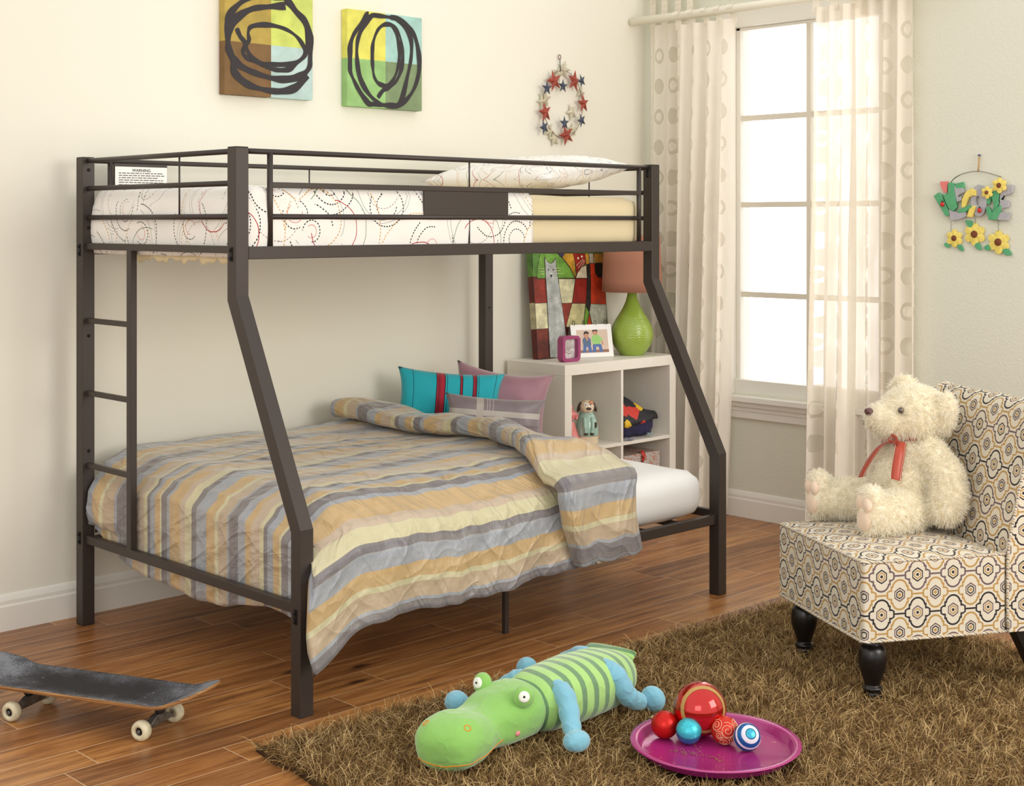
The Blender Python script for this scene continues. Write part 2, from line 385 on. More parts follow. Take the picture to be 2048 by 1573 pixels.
def floor_mat():
    m = Mat('oak_planks', (150,100,60), .3, .45)
    x, y, z = m.xyz(m.coord())
    x = x+.37; yy = (y+.035)/.13; row = yy.fl(); fy = yy.fr()
    r1 = m.white(m.vec(row, 3.1, 0)); r2 = m.white(m.vec(row, 9.7, 1))
    Lp = .75+r2*.5; xx = x/Lp+r1*5; pid = xx.fl(); fx = xx.fr()
    t = m.white(m.vec(pid, row, 2)); t2 = m.white(m.vec(pid, row, 5))
    gy = fy.mn(1-fy)*.13; gx = fx.mn(1-fx)*Lp
    gap = gy.mn(gx).lt(.0016); bev = gy.mn(gx)
    gv = m.vec(x*1.3+t*31, y*17+t2*40, t*10)
    g1 = m.noise(gv, 2.2, 6, .62); g2 = m.noise(m.vec(x*3+t*9, y*60, t*5), 3, 4, .7)
    c1 = m.ramp(g1, [(.30, (84, 50, 26)), (.43, (146, 97, 54)), (.57, (186, 135, 82)), (.74, (218, 172, 114))])
    c2 = m.mix(.3, c1, m.ramp(g2, [(.32, (98, 60, 32)), (.68, (212, 164, 108))]))
    tint = m.ramp(t, [(0, (150, 106, 76)), (.3, (196, 156, 120)), (.65, (236, 204, 166)), (1, (255, 238, 208))])
    c3 = m.mix(.75, c2, tint, 'MULTIPLY')
    c3 = m.mix(.8, c2, c3)
    kn = m.n('TexVoronoi'); kn.inputs['Scale'].default_value = 2.1; m.lk(m.vec(x*1.0+t*3, y*2.4, t*4), kn.inputs['Vector'])
    dist = V(m.nt, kn.outputs['Distance'])+(m.noise(gv, 14, 3)-.5)*.12
    c4 = m.mix(((1-dist/.11).mx(0)*1.6).mn(1)*t2.gt(.3), c3, (58, 34, 20))
    c5 = m.mix(gap*.8, c4, (220, 184, 142)); m.col(c5)
    m.lk(.22+g2*.22, m.b.inputs['Roughness'])
    h = g1*.35+g2*.25+((x*150).sin()*.25)*m.noise(m.vec(x*2+t*7, y*9, 4), 3, 2).gt(.62)+(bev.mn(.003)*330)*.8
    m.bump(h, .35, .0025); return m.m
fl = MB().box(-5.5, WR, -6.5, WL, -.05, 0).build('floor', floor_mat(), fix=True); struct(fl)
struct(MB().box(-5.5, WR+.16, WL, WL+.12, -.05, 2.9).build('wall_left', M_wallL))
# window wall with its opening
WY0, WY1, WZ0, WZ1 = .03, .93, .60, 2.42
mb = MB()
for y0, y1, z0, z1 in ((-6.5, WY0, -.05, 2.9), (WY1, WL, -.05, 2.9), (WY0, WY1, -.05, WZ0), (WY0, WY1, WZ1, 2.9)):
    mb.box(WR, WR+.14, y0, y1, z0, z1)
struct(mb.build('wall_right', M_wallR))
def baseboard(name, a, b, nx, ny):
    prof = [(0, 0), (.017, 0), (.017, .085), (.013, .092), (.013, .105), (.008, .118), (.004, .125), (0, .127)]
    vs = []; 
    for p in (a, b):
        for d, z in prof: vs.append((p[0]+nx*d, p[1]+ny*d, z))
    n = len(prof)
    struct(MB().add(vs, [(i, i+1, n+i+1, n+i) for i in range(n-1)]+[tuple(range(n)), tuple(range(2*n-1, n-1, -1))], 0, False).build(name, M_trim))
baseboard('baseboard_left', (-5.5, WL), (WR, WL), 0, -1)
baseboard('baseboard_right', (WR, WL), (WR, -6.5), -1, 0)

# window
win = thing('window_1', (WR, .48, WZ0), None, None); win['kind'] = 'structure'
mb = MB()
mb.box(WR-.012, WR+.14, WY1-.035, WY1+.055, WZ0-.03, WZ1+.04); mb.box(WR-.012, WR+.14, WY0-.055, WY0+.035, WZ0-.03, WZ1+.04)
mb.box(WR-.014, WR+.14, WY0-.055, WY1+.055, WZ1-.03, WZ1+.05)
struct(mb.build('window_frame', M_trim, win, bevel=.003))
mb = MB()
mb.box(WR+.03, WR+.07, WY0+.035, WY0+.07, WZ0+.06, WZ1-.03); mb.box(WR+.03, WR+.07, WY1-.06, WY1-.035, WZ0+.06, WZ1-.03)
mb.box(WR+.015, WR+.07, WY0+.035, WY1-.035, WZ0-.02, WZ0+.066); mb.box(WR+.03, WR+.07, WY0+.035, WY1-.035, WZ1-.045, WZ1-.03)
struct(mb.build('window_sash', M_trim, win, bevel=.003))
mb = MB(); mb.box(WR+.035, WR+.06, .465, .489, WZ0+.06, WZ1-.04)
for z in (1.082, 1.521, 1.945): mb.box(WR+.037, WR+.058, WY0+.06, WY1-.05, z-.013, z+.013)
struct(mb.build('window_muntins', plain('window_muntin_paint', (222, 214, 198), .5), win))
g = Mat('window_glass', (255,255,255), .05, .4); g.b.inputs['Transmission Weight'].default_value = 1; g.b.inputs['IOR'].default_value = 1.1
struct(MB().box(WR+.046, WR+.05, WY0+.05, WY1-.05, WZ0+.05, WZ1-.04).build('window_pane', g.m, win))
mb = MB(); mb.box(WR-.055, WR+.03, WY0-.09, WY1+.09, WZ0-.035, WZ0-.008)
mb.box(WR-.035, WR, WY0-.06, WY1+.06, WZ0-.06, WZ0-.035); mb.box(WR-.022, WR, WY0-.055, WY1+.055, WZ0-.083, WZ0-.06)
mb.box(WR-.018, WR, WY0-.055, WY1+.055, WZ0-.118, WZ0-.083)
struct(mb.build('window_sill', M_trim, win, bevel=.003))

# ================================================================ bunk bed
M_met = plain('dark_bronze_metal', (61, 52, 47), .45, .6, .3, noise=.04, nscale=300)
M_screw = plain('black_screw', (22, 20, 20), .35, .6, .6)
bed = thing('bunk_bed', (1, .68, 0), 'dark bronze metal bunk bed, narrow bunk over wide bunk', 'bunk bed')
def part(mb, name, par=bed, mat=M_met, bev=.002, **k): return mb.build(name, mat, par, bevel=bev, **k)
PW, TOP = .047, 1.663
def slant_post(x0, name='bent_post'):
    # outline in the Y-Z plane, extruded along X
    y1 = .335; za, zb = .543, 1.205
    o = [(0, 0), (PW, 0), (PW, zb*0+.56), (y1+PW, 1.222), (y1+PW, TOP), (y1, TOP), (y1, 1.205), (0, .543)]
    o = [(0,0),(PW,0),(PW,.530),(y1+PW,1.192),(y1+PW,TOP),(y1,TOP),(y1,1.208),(0,.543)]
    return part(MB().prism(o, lambda a, b, d: (d, a, b), x0, x0+PW), name)
fp1 = slant_post(0); fp2 = slant_post(2-PW)
bp1 = part(MB().box(0, PW, 1.313, 1.36, 0, TOP), 'straight_post'); bp2 = part(MB().box(2-PW, 2, 1.313, 1.36, 0, TOP), 'straight_post')
for p, x, y, yb in ((fp1, PW/2, .335+PW/2, PW/2), (fp2, 2-PW/2, .335+PW/2, PW/2), (bp1, PW/2, 1.36-PW/2, 0), (bp2, 2-PW/2, 1.36-PW/2, 0)):
    part(MB().box(x-PW/2+.001, x+PW/2-.001, y-PW/2+.001, y+PW/2-.001, TOP-.002, TOP+.003), 'end_cap', p, M_screw, .001)
YF = .335+PW/2           # centre of the upper front rails
# upper level
part(MB().box(PW, 2-PW, .335, .36, 1.319, 1.3585), 'side_rail'); part(MB().box(PW, 2-PW, 1.33, 1.355, 1.319, 1.3585), 'side_rail')
r = .0088
def tb(a, b, name, rr=r, par=bed): return part(MB().tube([a, b], rr, 12), name, par, bev=0)
for x in (PW/2, 2-PW/2):
    part(MB().box(x-.012, x+.012, .335+PW, 1.313, 1.337, 1.360), 'end_rail')
    for z in (1.653, 1.554, 1.4507): tb((x, .37, z), (x, 1.32, z), 'end_guard_rail')
    tb((x, .70, 1.653), (x, .70, 1.4507), 'spindle', .003)
for y, xs in ((YF, (.141, 1.90)), (1.336, (.12, 1.88))):
    tb((PW, y, 1.654), (2-PW, y, 1.654), 'guard_rail')
    part(MB().box(xs[0], xs[1], y-.008, y+.008, 1.5415, 1.5595), 'guard_bar')
    tb((xs[0], y, 1.451), (xs[1], y, 1.451), 'guard_rail')
    for x in xs: part(MB().tube([(x, y, 1.652), (x, y, 1.357)], .0095, 12), 'guard_upright', bev=0)
tb((.985, YF, 1.651), (.985, YF, 1.558), 'spindle', .003); tb((.985, YF, 1.449), (.985, YF, 1.358), 'spindle', .003)
tb((1.0, 1.336, 1.651), (1.0, 1.336, 1.558), 'spindle', .003); tb((1.0, 1.336, 1.449), (1.0, 1.336, 1.358), 'spindle', .003)
part(MB().box(.772, 1.172, YF-.006, YF+.004, 1.4565, 1.543), 'name_plate')
# warning label panel on the back guard rail
wp = part(MB().box(.128, .345, 1.322, 1.331, 1.534, 1.648), 'label_panel')
M_lab = plain('label_paper', (238, 236, 230), .5); M_ink = plain('label_ink', (70, 68, 66), .6)
o = part(MB().box(.131, .342, 1.3195, 1.3215, 1.538, 1.636), 'warning_label', wp, M_lab, 0)
def text(body, name, size, loc, rot, mat, par, ext=.0004, align='CENTER'):
    cu = bpy.data.curves.new(name, 'FONT'); cu.body = body; cu.size = size; cu.align_x = align; cu.extrude = ext
    t = bpy.data.objects.new(name, cu); C.objects.link(t); t.rotation_euler = rot
    rr = par
    while rr.parent: rr = rr.parent
    t.location = Vector(loc)-rr.location
    dg = bpy.context.evaluated_depsgraph_get(); me = bpy.data.meshes.new_from_object(t.evaluated_get(dg))
    o = bpy.data.objects.new(name, me); C.objects.link(o); o.location = t.location; o.rotation_euler = rot; me.materials.clear(); me.materials.append(mat); o.parent = par
    bpy.data.objects.remove(t); return o
mbl = MB(); rl = random.Random(3)
for k in range(9):
    z = 1.613-.0085*k; x = .145
    while x < (.30 if k % 3 == 2 else .325):
        w = rl.uniform(.006, .022); mbl.box(x, min(x+w, .33), 1.3188, 1.3194, z-.0014, z+.0014); x += w+.0035
mbl.build('label_small_print', M_ink, wp)
text('WARNING', 'label_heading', .0155, (.236, 1.3188, 1.6185), (PI/2, 0, 0), M_ink, wp)
# brackets and bolts
def bolt(p, n, par, rr=.0058):
    rot = Vector((0,0,1)).rotation_difference(Vector(n)).to_matrix()
    return part(MB().lathe([(rr, 0), (rr, .002), (rr*.7, .0042), (rr*.35, .0046), (rr*.3, .0028), (0, .0028)], 14, p, rot=rot), 'bolt', par, M_screw, 0)
def bracket(x, y, z, n, par, h=.045):
    if abs(n[0]) > .5: b = MB().box(x-.0015, x+.0015, y-.008, y+.008, z-h/2, z+h/2)
    else: b = MB().box(x-.008, x+.008, y-.0015, y+.0015, z-h/2, z+h/2)
    k = part(b, 'bracket', par, M_screw, .0014)
    for dz in (h*.28, -h*.28): bolt((x+n[0]*.0015, y+n[1]*.0015, z+dz), n, k)
bracket(-.0015, .36, 1.335, (-1, 0, 0), fp1); bracket(-.0015, 1.336, 1.335, (-1, 0, 0), bp1)
bracket(-.0015, .024, .29, (-1, 0, 0), fp1); bracket(-.0015, 1.336, .31, (-1, 0, 0), bp1)
bracket(2-PW-.0015, .358, 1.632, (-1, 0, 0), fp2, .035)
for z in (1.62, 1.415, 1.03, .62): bolt((.024, 1.313, z), (0, -1, 0), bp1)
bolt((2-PW/2, 1.313, 1.05), (0, -1, 0), bp2, .004)
# lower level
part(MB().box(PW, 2-PW, .012, .037, .273, .309), 'side_rail'); part(MB().box(PW, 2-PW, 1.323, 1.348, .273, .309), 'side_rail')
for x in (PW/2, 2-PW/2): part(MB().box(x-.012, x+.012, PW, 1.313, .292, .322), 'end_rail')
for k in range(9):
    x = .22+k*.195; part(MB().box(x-.022, x+.022, .037, 1.323, .283, .297), 'slat')
for k in range(9):
    x = .22+k*.195; part(MB().box(x-.022, x+.022, .36, 1.33, 1.326, 1.338), 'slat')
for x in (1.02,):
    for y in (.21,): part(MB().box(x-.009, x+.009, y-.009, y+.009, 0, .284), 'support_leg')
# ladder at the foot end
lad = part(MB().box(.012, .036, .994, 1.024, .318, 1.340), 'ladder_rail')
for z in (1.0845, .827, .570): part(MB().box(.014, .034, 1.02, 1.32, z-.009, z+.009), 'ladder_rung', bev=.003)
# ================================================================ bedding
def doodle_mat():
    m = Mat('white_quilt_with_stitched_loops', (240, 236, 228), .75, .25, sheen=.15)
    uvn = m.n('UVMap'); uv = uvn.outputs[0]
    base = m.mix(m.noise(m.coord(), 3, 2)*.3, (244, 240, 233), (236, 230, 220)); out = base
    def layer(out, scale, off, rings, cols, dash, wid, amp=.35):
        x, y, _ = m.xyz(uv)
        nx = m.noise(m.vec(x+off, y, 0), 9, 2); ny = m.noise(m.vec(x, y+off+3, 0), 9, 2)
        x = x+off+(nx-.5)*.05*amp; y = y+off*1.7+(ny-.5)*.05*amp
        v = m.n('TexVoronoi'); v.voronoi_dimensions = '2D'; v.inputs['Scale'].default_value = scale; v.inputs['Randomness'].default_value = .8
        m.lk(m.vec(x, y, 0), v.inputs['Vector'])
        px, py, _ = m.xyz(v.outputs['Position']); cr, cg, cb = m.xyz(v.outputs['Color'])
        dx, dy = x-px, y-py; d = hyp(dx, dy); ang = dy.at2(dx)+3.15
        r0 = (.30+cr*.12)/scale
        for k, (q, c, ds) in enumerate(zip(rings, cols, dash)):
            rr = r0*q; line = (d-rr).ab().lt(wid[k])
            arc = (ang/6.3+cg+k*.13).fr().lt(.72)
            line = line*arc
            if ds: line = line*((ang*rr/ds).fr().lt(.6))
            sel = (cb*7+k*.37).fr().gt(.25)
            out = m.mix(line*sel, out, c)
        return out
    out = layer(out, 4.6, 0.0, (1.25, .85, .5, .3), ((30,30,36), (30,30,36), (30,30,36), (206,120,112)), (.011, .011, .011, 0), (.0021, .0021, .0018, .0010))
    out = layer(out, 3.4, 4.3, (1.3, 1.2, 1.08, .95, .7), ((110,110,112), (150,150,148), (120,124,120), (206,160,92), (170,150,140)), (0, 0, 0, .012, .012), (.0008, .0008, .0008, .0018, .0015))
    out = layer(out, 2.6, 8.9, (1.3, .9, .62), ((214,166,96), (74,120,70), (176,44,44)), (.012, 0, 0), (.0018, .0011, .0015))
    m.col(out); m.bump(m.noise(m.coord(), 7, 3), .5, .012); return m.m
M_dood = doodle_mat()
M_fit = plain('beige_fitted_sheet', (226, 210, 172), .8, .2, bump=.3, bscale=9)
M_sheet = plain('white_bed_sheet', (246, 245, 243), .7, .25, bump=.35, bscale=8, sheen=.1)

def soft_box(x0, x1, y0, y1, z0, z1, rad, n=36, amp=.004, seed=0, uvs=1.0):
    """mattress: rounded box, wrapped grid on each side"""
    mb = MB(); cx, cy, cz = (x0+x1)/2, (y0+y1)/2, (z0+z1)/2; hx, hy, hz = (x1-x0)/2, (y1-y0)/2, (z1-z0)/2
    def rp(p):
        q = Vector(p); inner = Vector((max(-hx+rad, min(hx-rad, q.x)), max(-hy+rad, min(hy-rad, q.y)), max(-hz+min(rad, hz*.95), min(hz-min(rad, hz*.95), q.z))))
        d = q-inner
        if d.length > 1e-6: q = inner+d.normalized()*min(rad, d.length) if d.length > min(rad, 9) else q
        w = wob(q.x, q.y, 1.6, seed)*amp
        q = q+d.normalized()*w if d.length > 1e-6 else q
        return (q.x+cx, q.y+cy, q.z+cz)
    def sides(a, b, c, hA, hB, hC, nA, nB):
        for sg in (-1, 1):
            def fn(u, v):
                p = [0,0,0]; p[a] = (2*u-1)*hA; p[b] = (2*v-1)*hB; p[c] = sg*hC; return rp(p)
            mb.grid(fn, nA, nB)
    nx, ny, nz = n, max(8, int(n*hy/hx)), 10
    sides(0, 1, 2, hx, hy, hz, nx, ny); sides(0, 2, 1, hx, hz, hy, nx, nz); sides(1, 2, 0, hy, hz, hx, ny, nz)
    return mb
def weld(o, d=.0005):
    bm = bmesh.new(); bm.from_mesh(o.data); bmesh.ops.remove_doubles(bm, verts=bm.verts, dist=d); bmesh.ops.recalc_face_normals(bm, faces=bm.faces); bm.to_mesh(o.data); bm.free(); return o
o = weld(soft_box(.06, 1.935, .375, 1.318, 1.340, 1.535, .045, amp=.003).build('mattress', M_fit))
tag(o, 'upper bunk mattress in beige fitted sheet, bare towards the window', 'mattress')
rf_ = MB().grid(lambda u, v: (.066+.004*math.sin(u*40)+.10*0, lerp(.44, 1.10, u), 1.345-v*(.040+.007*math.sin(u*31)+.005*math.sin(u*73))), 120, 5).build('sheet_hem', M_fit, o); solid(rf_, .002, 0)
o = weld(soft_box(.065, 1.945, .045, 1.318, .298, .482, .075, amp=.004, seed=3).build('mattress', M_sheet))
tag(o, 'wide lower bunk mattress covered by a white sheet', 'mattress')
# beige cloth hanging below the upper slats at the foot
# quilt over the upper mattress
def quilt():
    X0, X1 = .045, 1.305; Y0, Y1 = .352+.012, 1.328; ZT = 1.553; ZB = 1.322
    hx = .20; lenx = hx+(X1-X0); leny = .20*2+(Y1-Y0)
    def fn(u, v):
        s = u*lenx; t = v*leny; x = X0+(s-hx); z = ZT; rad = .055
        dropx = 0
        if s < hx: dropx = hx-s; x = X0
        y = Y0+(t-.2); dropy = 0
        if t < .2: dropy = .2-t; y = Y0
        elif t > leny-.2: dropy = t-(leny-.2); y = Y1
        # rounding near edges
        ex = max(0, rad-(x-X0)) if s >= hx else rad; ey = max(0, rad-min(y-Y0, Y1-y)) if dropy == 0 else rad
        z -= (rad-math.sqrt(max(0, rad*rad-ex*ex)))*.9+(rad-math.sqrt(max(0, rad*rad-ey*ey)))*.5
        drop = max(dropx, dropy); z = min(z, ZT-.03-drop) if drop > 0 else z
        z = max(z, ZB+.004*wob(x, y, 3))
        z += .010*wob(x, y, 1.3, 2)*(1 if drop == 0 else 0)
        bul = (.010*math.sin(PI*min(1, drop/.2)) if drop else 0)*(1+.6*wob(s, t, 2.5, 4))
        x -= bul*(1 if dropx >= dropy and dropx > 0 else 0)
        if dropy > 0: y += (-bul if t < .2 else bul)*.6
        if u > .985: z -= .004
        return (x, y, z)
    mb = MB().grid(fn, 110, 90, 0, lambda u, v: (u*lenx, v*leny))
    o = mb.build('quilt', M_dood); solid(o, .01, -1); tag(o, 'white quilt with dashed loops spread over the upper bunk mattress', 'quilt'); return o
quilt()
def cushion(name, bl, br, up, h, thick, mats, label, cat='cushion', group='cushions on the lower bunk', uvs=None, n=26, ear=.02, extra=None, sag=.0):
    """bl, br: bottom corners; up: unit vector of its height"""
    bl, br, up = Vector(bl), Vector(br), Vector(up).normalized(); ax = (br-bl); w = ax.length; ax.normalize()
    up = (up-ax*up.dot(ax)).normalized(); nn = ax.cross(up); c = (bl+br)/2+up*h/2
    mb = MB()
    for sg in (-1, 1):
        def fn(u, v):
            a, b = 2*u-1, 2*v-1
            e = ear*(abs(a*b)**3); pin = 1-.085*(1-a*a)*(abs(b)**2)*1.0; pin2 = 1-.06*(1-b*b)*(abs(a)**2)
            th = thick/2*((1-abs(a)**3.2)*(1-abs(b)**3.2))**.55
            th += .0035*wob(a*w, b*h, 4, sg)*(1 if th > .005 else 0)
            p = c+ax*(a*w/2*pin2*(1+e))+up*(b*h/2*pin*(1+e)-sag*(1-a*a)*(b+1)/2)+nn*(sg*th)
            return tuple(p)
        mb.grid(fn, n, n, 0, lambda u, v: (u, v))
    o = weld(mb.build(name, mats), .0002); tag(o, label, cat, group); return o, ax, up, nn, c
# upper pillow
M_pil = M_dood
cushion('pillow', (1.46, .44, 1.60), (1.46, 1.17, 1.605), (.93, 0, .12), .5, .13, M_dood, 'white looped-stitch pillow lying at the window end of the upper bunk', 'pillow', None, ear=.04)
# re-lay: pillow lies on its back along X
# lower comforter -------------------------------------------------
def stripe_mat():
    m = Mat('striped_satin_comforter', (200,180,140), .34, .55, sheen=.3)
    uvn = m.n('UVMap'); x, y, _ = m.xyz(uvn.outputs[0])
    seq = [(.03,'d'),(.012,'b'),(.05,'t'),(.02,'c'),(.05,'g'),(.06,'b'),(.03,'d'),(.04,'c'),(.03,'p'),(.065,'g'),(.015,'b'),(.036,'d'),(.012,'c'),(.03,'g'),(.03,'b'),(.02,'d'),(.02,'c'),(.05,'p'),(.03,'g'),(.04,'b'),(.02,'d')]
    K = dict(d=(88,86,102), b=(140,149,164), t=(178,155,128), c=(198,191,152), g=(188,154,100), p=(186,165,143))
    tot = sum(a for a, _ in seq); p = 0; stops = []
    for a, k in seq: stops.append((p/tot, K[k])); p += a
    wv = y+(m.noise(m.vec(x*1.5, y*3, 0), 2, 2)-.5)*.012
    c = m.ramp((wv/tot).fr(), stops, 'CONSTANT')
    slub = m.noise(m.vec(x*6, y*160, 0), 3, 3, .7)
    c2 = m.mix(slub.gt(.63)*.35, c, (120, 104, 92))
    c3 = m.mix(m.noise(m.vec(x*1.4, y*30, 3), 2, 3)*.35, c2, (214, 200, 168))
    m.col(c3)
    wr = m.noise(m.vec(x*5.5, y*2.0, 0), 3, 4, .6)
    cr = 1-((m.noise(m.vec(x*5+y*2.6, y*1.3, 2), 2, 2, .45)-.5)*2).ab(); cr2 = 1-((m.noise(m.vec(x*3-y*2.0, y*2.2, 7), 2.4, 2, .4)-.5)*2).ab(); m.bump(wr*.6+slub*.03+cr.op('POWER', 5)*.45+cr2.op('POWER', 6)*.35, .62, .028); return m.m
M_str = stripe_mat()
M_back = plain('comforter_lining', (150, 128, 108), .7, .3)
HF, HS = .34, .30                       # lengths that hang at the foot and at the front
CX0, CX1, CY0, CY1 = .085, 1.33, .02, 1.335
def comf_top(x, y):
    z = .575+.03*sstep(.0, .35, y)+.012*sstep(.9, 1.3, y)
    z -= .05*(1-sstep(CX0-.02, .22, x))
    z -= .055*(1-sstep(CY0-.02, .16, y))
    z += .012*wob(x, y, 1.1, 5)+.004*wob(x, y, 4, 1)+.004*math.sin(x*60+8*math.sin(y*5))*sstep(.5,.1,y)*.6
    return z
def comforter():
    LX = HF+(CX1-CX0); LY = HS+(CY1-CY0)
    def fn(u, v):
        s = u*LX; t = (1-v)*LY                     # t: 0 at the wall, LY at the front hem
        x = CX0+(s-HF); y = CY1-t
        if s >= HF and t <= (CY1-CY0):
            return (x, y, comf_top(x, y))
        if s < HF:                                  # hangs over the foot end, behind the end rail
            y = max(.058, min(y, 1.305)); d = HF-s; z0 = comf_top(CX0, y)
            hang = interp([(.05, .225), (.12, .25), (.45, .315), (.65, .335), (.95, .315), (1.15, .275), (1.31, .215)], y)
            k = d/HF*hang; z = z0-.012-k*(1.0)
            out = interp([(0, 0), (.03, -.035), (.08, -.068), (.14, -.082), (.19, -.065), (.235, -.047), (.30, -.042), (.4, -.03)], k)
            out += (.008*wob(y*2, k*2, 2.2, 3))*(1 if k < .2 else .4)
            lim = interp([(1.10, -.040), (1.24, -.085), (1.31, -.095)], y); out = max(out, lim if k < .19 else -.040)
            return (CX0+out, y, z)
        # front flap over the side rail
        x = max(x, .06); d = t-(CY1-CY0); z0 = comf_top(x, CY0)
        hang = interp([(.05, .335), (.12, .325), (.25, .280), (.8, .270), (1.33, .25)], x)
        k = d/HS*hang; z = z0-.01-k*.985
        y = CY0-interp([(0, 0), (.02, .022), (.07, .042), (.15, .052), (.3, .056), (.4, .075)], k)
        fold = .012*math.sin(x*30+3*math.sin(x*4))*sstep(.05, .3, k)+.008*wob(x, k*.6, 3.5, 1)*sstep(0, .1, k)
        y += min(fold, .02)-.004
        if x < .30:
            e0 = interp([(0, .052), (.02, .036), (.04, .008), (.07, -.004), (.11, -.006), (.15, -.024), (.21, -.031), (.26, -.031), (.34, -.014)], k)
            q = min(1, 1-(x-CX0)/(.30-CX0)); x = e0+(1-q)*(.30-e0); y = min(y, lerp(y, -.058-.02*sstep(.2,.35,k), q*sstep(.02, .06, k)))
        return (x, y, z)
    def skip(u, v):
        s = u*LX; t = (1-v)*LY
        return s < HF-.012 and t > (CY1-CY0)-.014
    mb = MB().grid(fn, 120, 130, 0, lambda u, v: (u*LX, v*LY), skip=skip)
    o = mb.build('comforter', [M_str, M_back]); s = solid(o, .016, -1)
    tag(o, 'striped satin comforter in blue grey, gold and cream on the lower bunk', 'comforter')
    # turned back top end
    tl = [(0, 1.10, 1.52), (.18, 1.12, 1.66), (.37, 1.16, 1.74), (.60, 1.20, 1.70), (.78, 1.215, 1.66), (.95, 1.17, 1.62), (1.17, 1.06, 1.49), (1.315, 1.01, 1.41), (1.36, 1.0, 1.385), (1.46, 1.02, 1.385), (1.55, 1.06, 1.405), (1.62, 1.09, 1.42)]
    LT = 1.315+.285
    def edge(t, k): return interp([(a, (b, c)[k]) for a, b, c in tl], t)
    def fb(u, v):
        t = v*LT; xl, xr = edge(t, 0), edge(t, 1); a = 2*PI*u
        cxx, hw = (xl+xr)/2, (xr-xl)/2
        ca, sa = math.cos(a), math.sin(a); pa = abs(ca)**.75*(1 if ca > 0 else -1); ps = abs(sa)**.6*(1 if sa > 0 else -1)
        x = cxx+hw*pa; th = .034+.008*wob(x, t, 2, 4)+.016*max(0, -ca)
        if t < CY1-CY0-.03:
            y = CY1-.005-t; z = comf_top(min(x, CX1-.05), y)
            if x > CX1-.05: z = lerp(z, .520, sstep(0, .28, x-(CX1-.05)))
            z += th*(1+ps); return (x, y, z)
        k = t-(CY1-CY0-.03); z0 = comf_top(1.2, CY0+.03)+.03; 
        if k < .07:
            f = k/.07*PI/2; base = (CY0+.025-math.sin(f)*.045, z0-(1-math.cos(f))*.045)
            ny, nz = -math.sin(f), math.cos(f)
        else: base = (CY0-.020, z0-.045-(k-.07)); ny, nz = -1, 0
        return (x, base[0]+ny*th*(1+ps)*.95-(.030 if k>.03 else .03*k/.03), base[1]+nz*th*ps*.8+(.006*math.sin(x*50) if k > .2 else 0))
    mb = MB().grid(fb, 48, 110, 0, lambda u, v: ((u*1.0), (1-v)*LT+HS-.33))
    n0 = len(mb.v); 
    mb.add([fb(i/47, 1) for i in range(47)], [tuple(range(47))], 0)
    mb.add([fb(i/47, 0) for i in range(47)], [tuple(range(47))], 0)
    f = weld(mb.build('turned_back_edge', M_str, o, fix=True), .0003)
    return o
comforter()

# cushions on the lower bunk
def teal_mat():
    m = Mat('teal_cotton_with_red_bands', (40,160,175), .75, .25, sheen=.2); uvn = m.n('UVMap'); u, v, _ = m.xyz(uvn.outputs[0])
    c = m.mix(m.noise(m.coord(), 30, 2)*.3, (34, 172, 188), (60, 190, 200))
    def bandc(c, a, b, col): return m.mix(u.band(a, b), c, col)
    for a, b in ((.345, .435), (.575, .605), (.70, .745)):
        c = bandc(c, a, b, (40, 30, 40)); c = bandc(c, a+.008, b-.008, (176, 40, 60))
        if b-a > .04: c = bandc(c, a+.022, a+.028, (40, 30, 40)); c = bandc(c, a+.036, a+.04, (40,30,40))
    for a in (.12, .93, .45, .76): c = bandc(c, a, a+.005, (24, 40, 48))
    m.col(c); m.bump(m.noise(m.coord(), 14, 3), .3, .01); return m.m
def grey_mat():
    m = Mat('grey_silk_with_crossed_ribbon', (120,110,115), .4, .4, sheen=.3); uvn = m.n('UVMap'); u, v, _ = m.xyz(uvn.outputs[0])
    c = m.mix(m.noise(m.coord(), 20, 2)*.4, (128, 116, 120), (146, 134, 138))
    c = m.mix(v.band(.36, .50)*u.lt(.33), c, (58, 48, 50))
    for a in (.45, .485, .30): c = m.mix(v.band(a-.15, a-.142)*u.gt(.4), c, (60, 48, 52))
    c = m.mix(v.band(.52, .66), c, (186, 180, 172))
    c = m.mix(u.band(.30, .375), c, (180, 172, 164))
    for a in (.41, .435, .47): c = m.mix(u.band(a, a+.005), c, (196, 186, 180))
    m.col(c); m.bump(m.noise(m.coord(), 16, 3), .3, .01); return m.m
M_pink = plain('dusty_pink_satin', (168, 124, 136), .5, .4, noise=.06, nscale=8, bump=.3, bscale=14, sheen=.4)
cushion('cushion', (1.68, 1.25, .53), (1.935, .94, .475), (.05, .10, .95), .30, .12, M_pink, 'large dusty pink cushion at the back of the lower bunk', group=None, ear=.06, sag=.01)
cushion('cushion', (1.41, 1.285, .58), (1.775, 1.04, .54), (.06, .08, .9), .24, .11, teal_mat(), 'turquoise cushion with dark red bands on the lower bunk', ear=.05)
cushion('cushion', (1.475, 1.05, .56), (1.79, .80, .525), (.05, .10, .9), .165, .09, grey_mat(), 'small grey cushion with pale crossed ribbon, in front of the turquoise one', ear=.05)
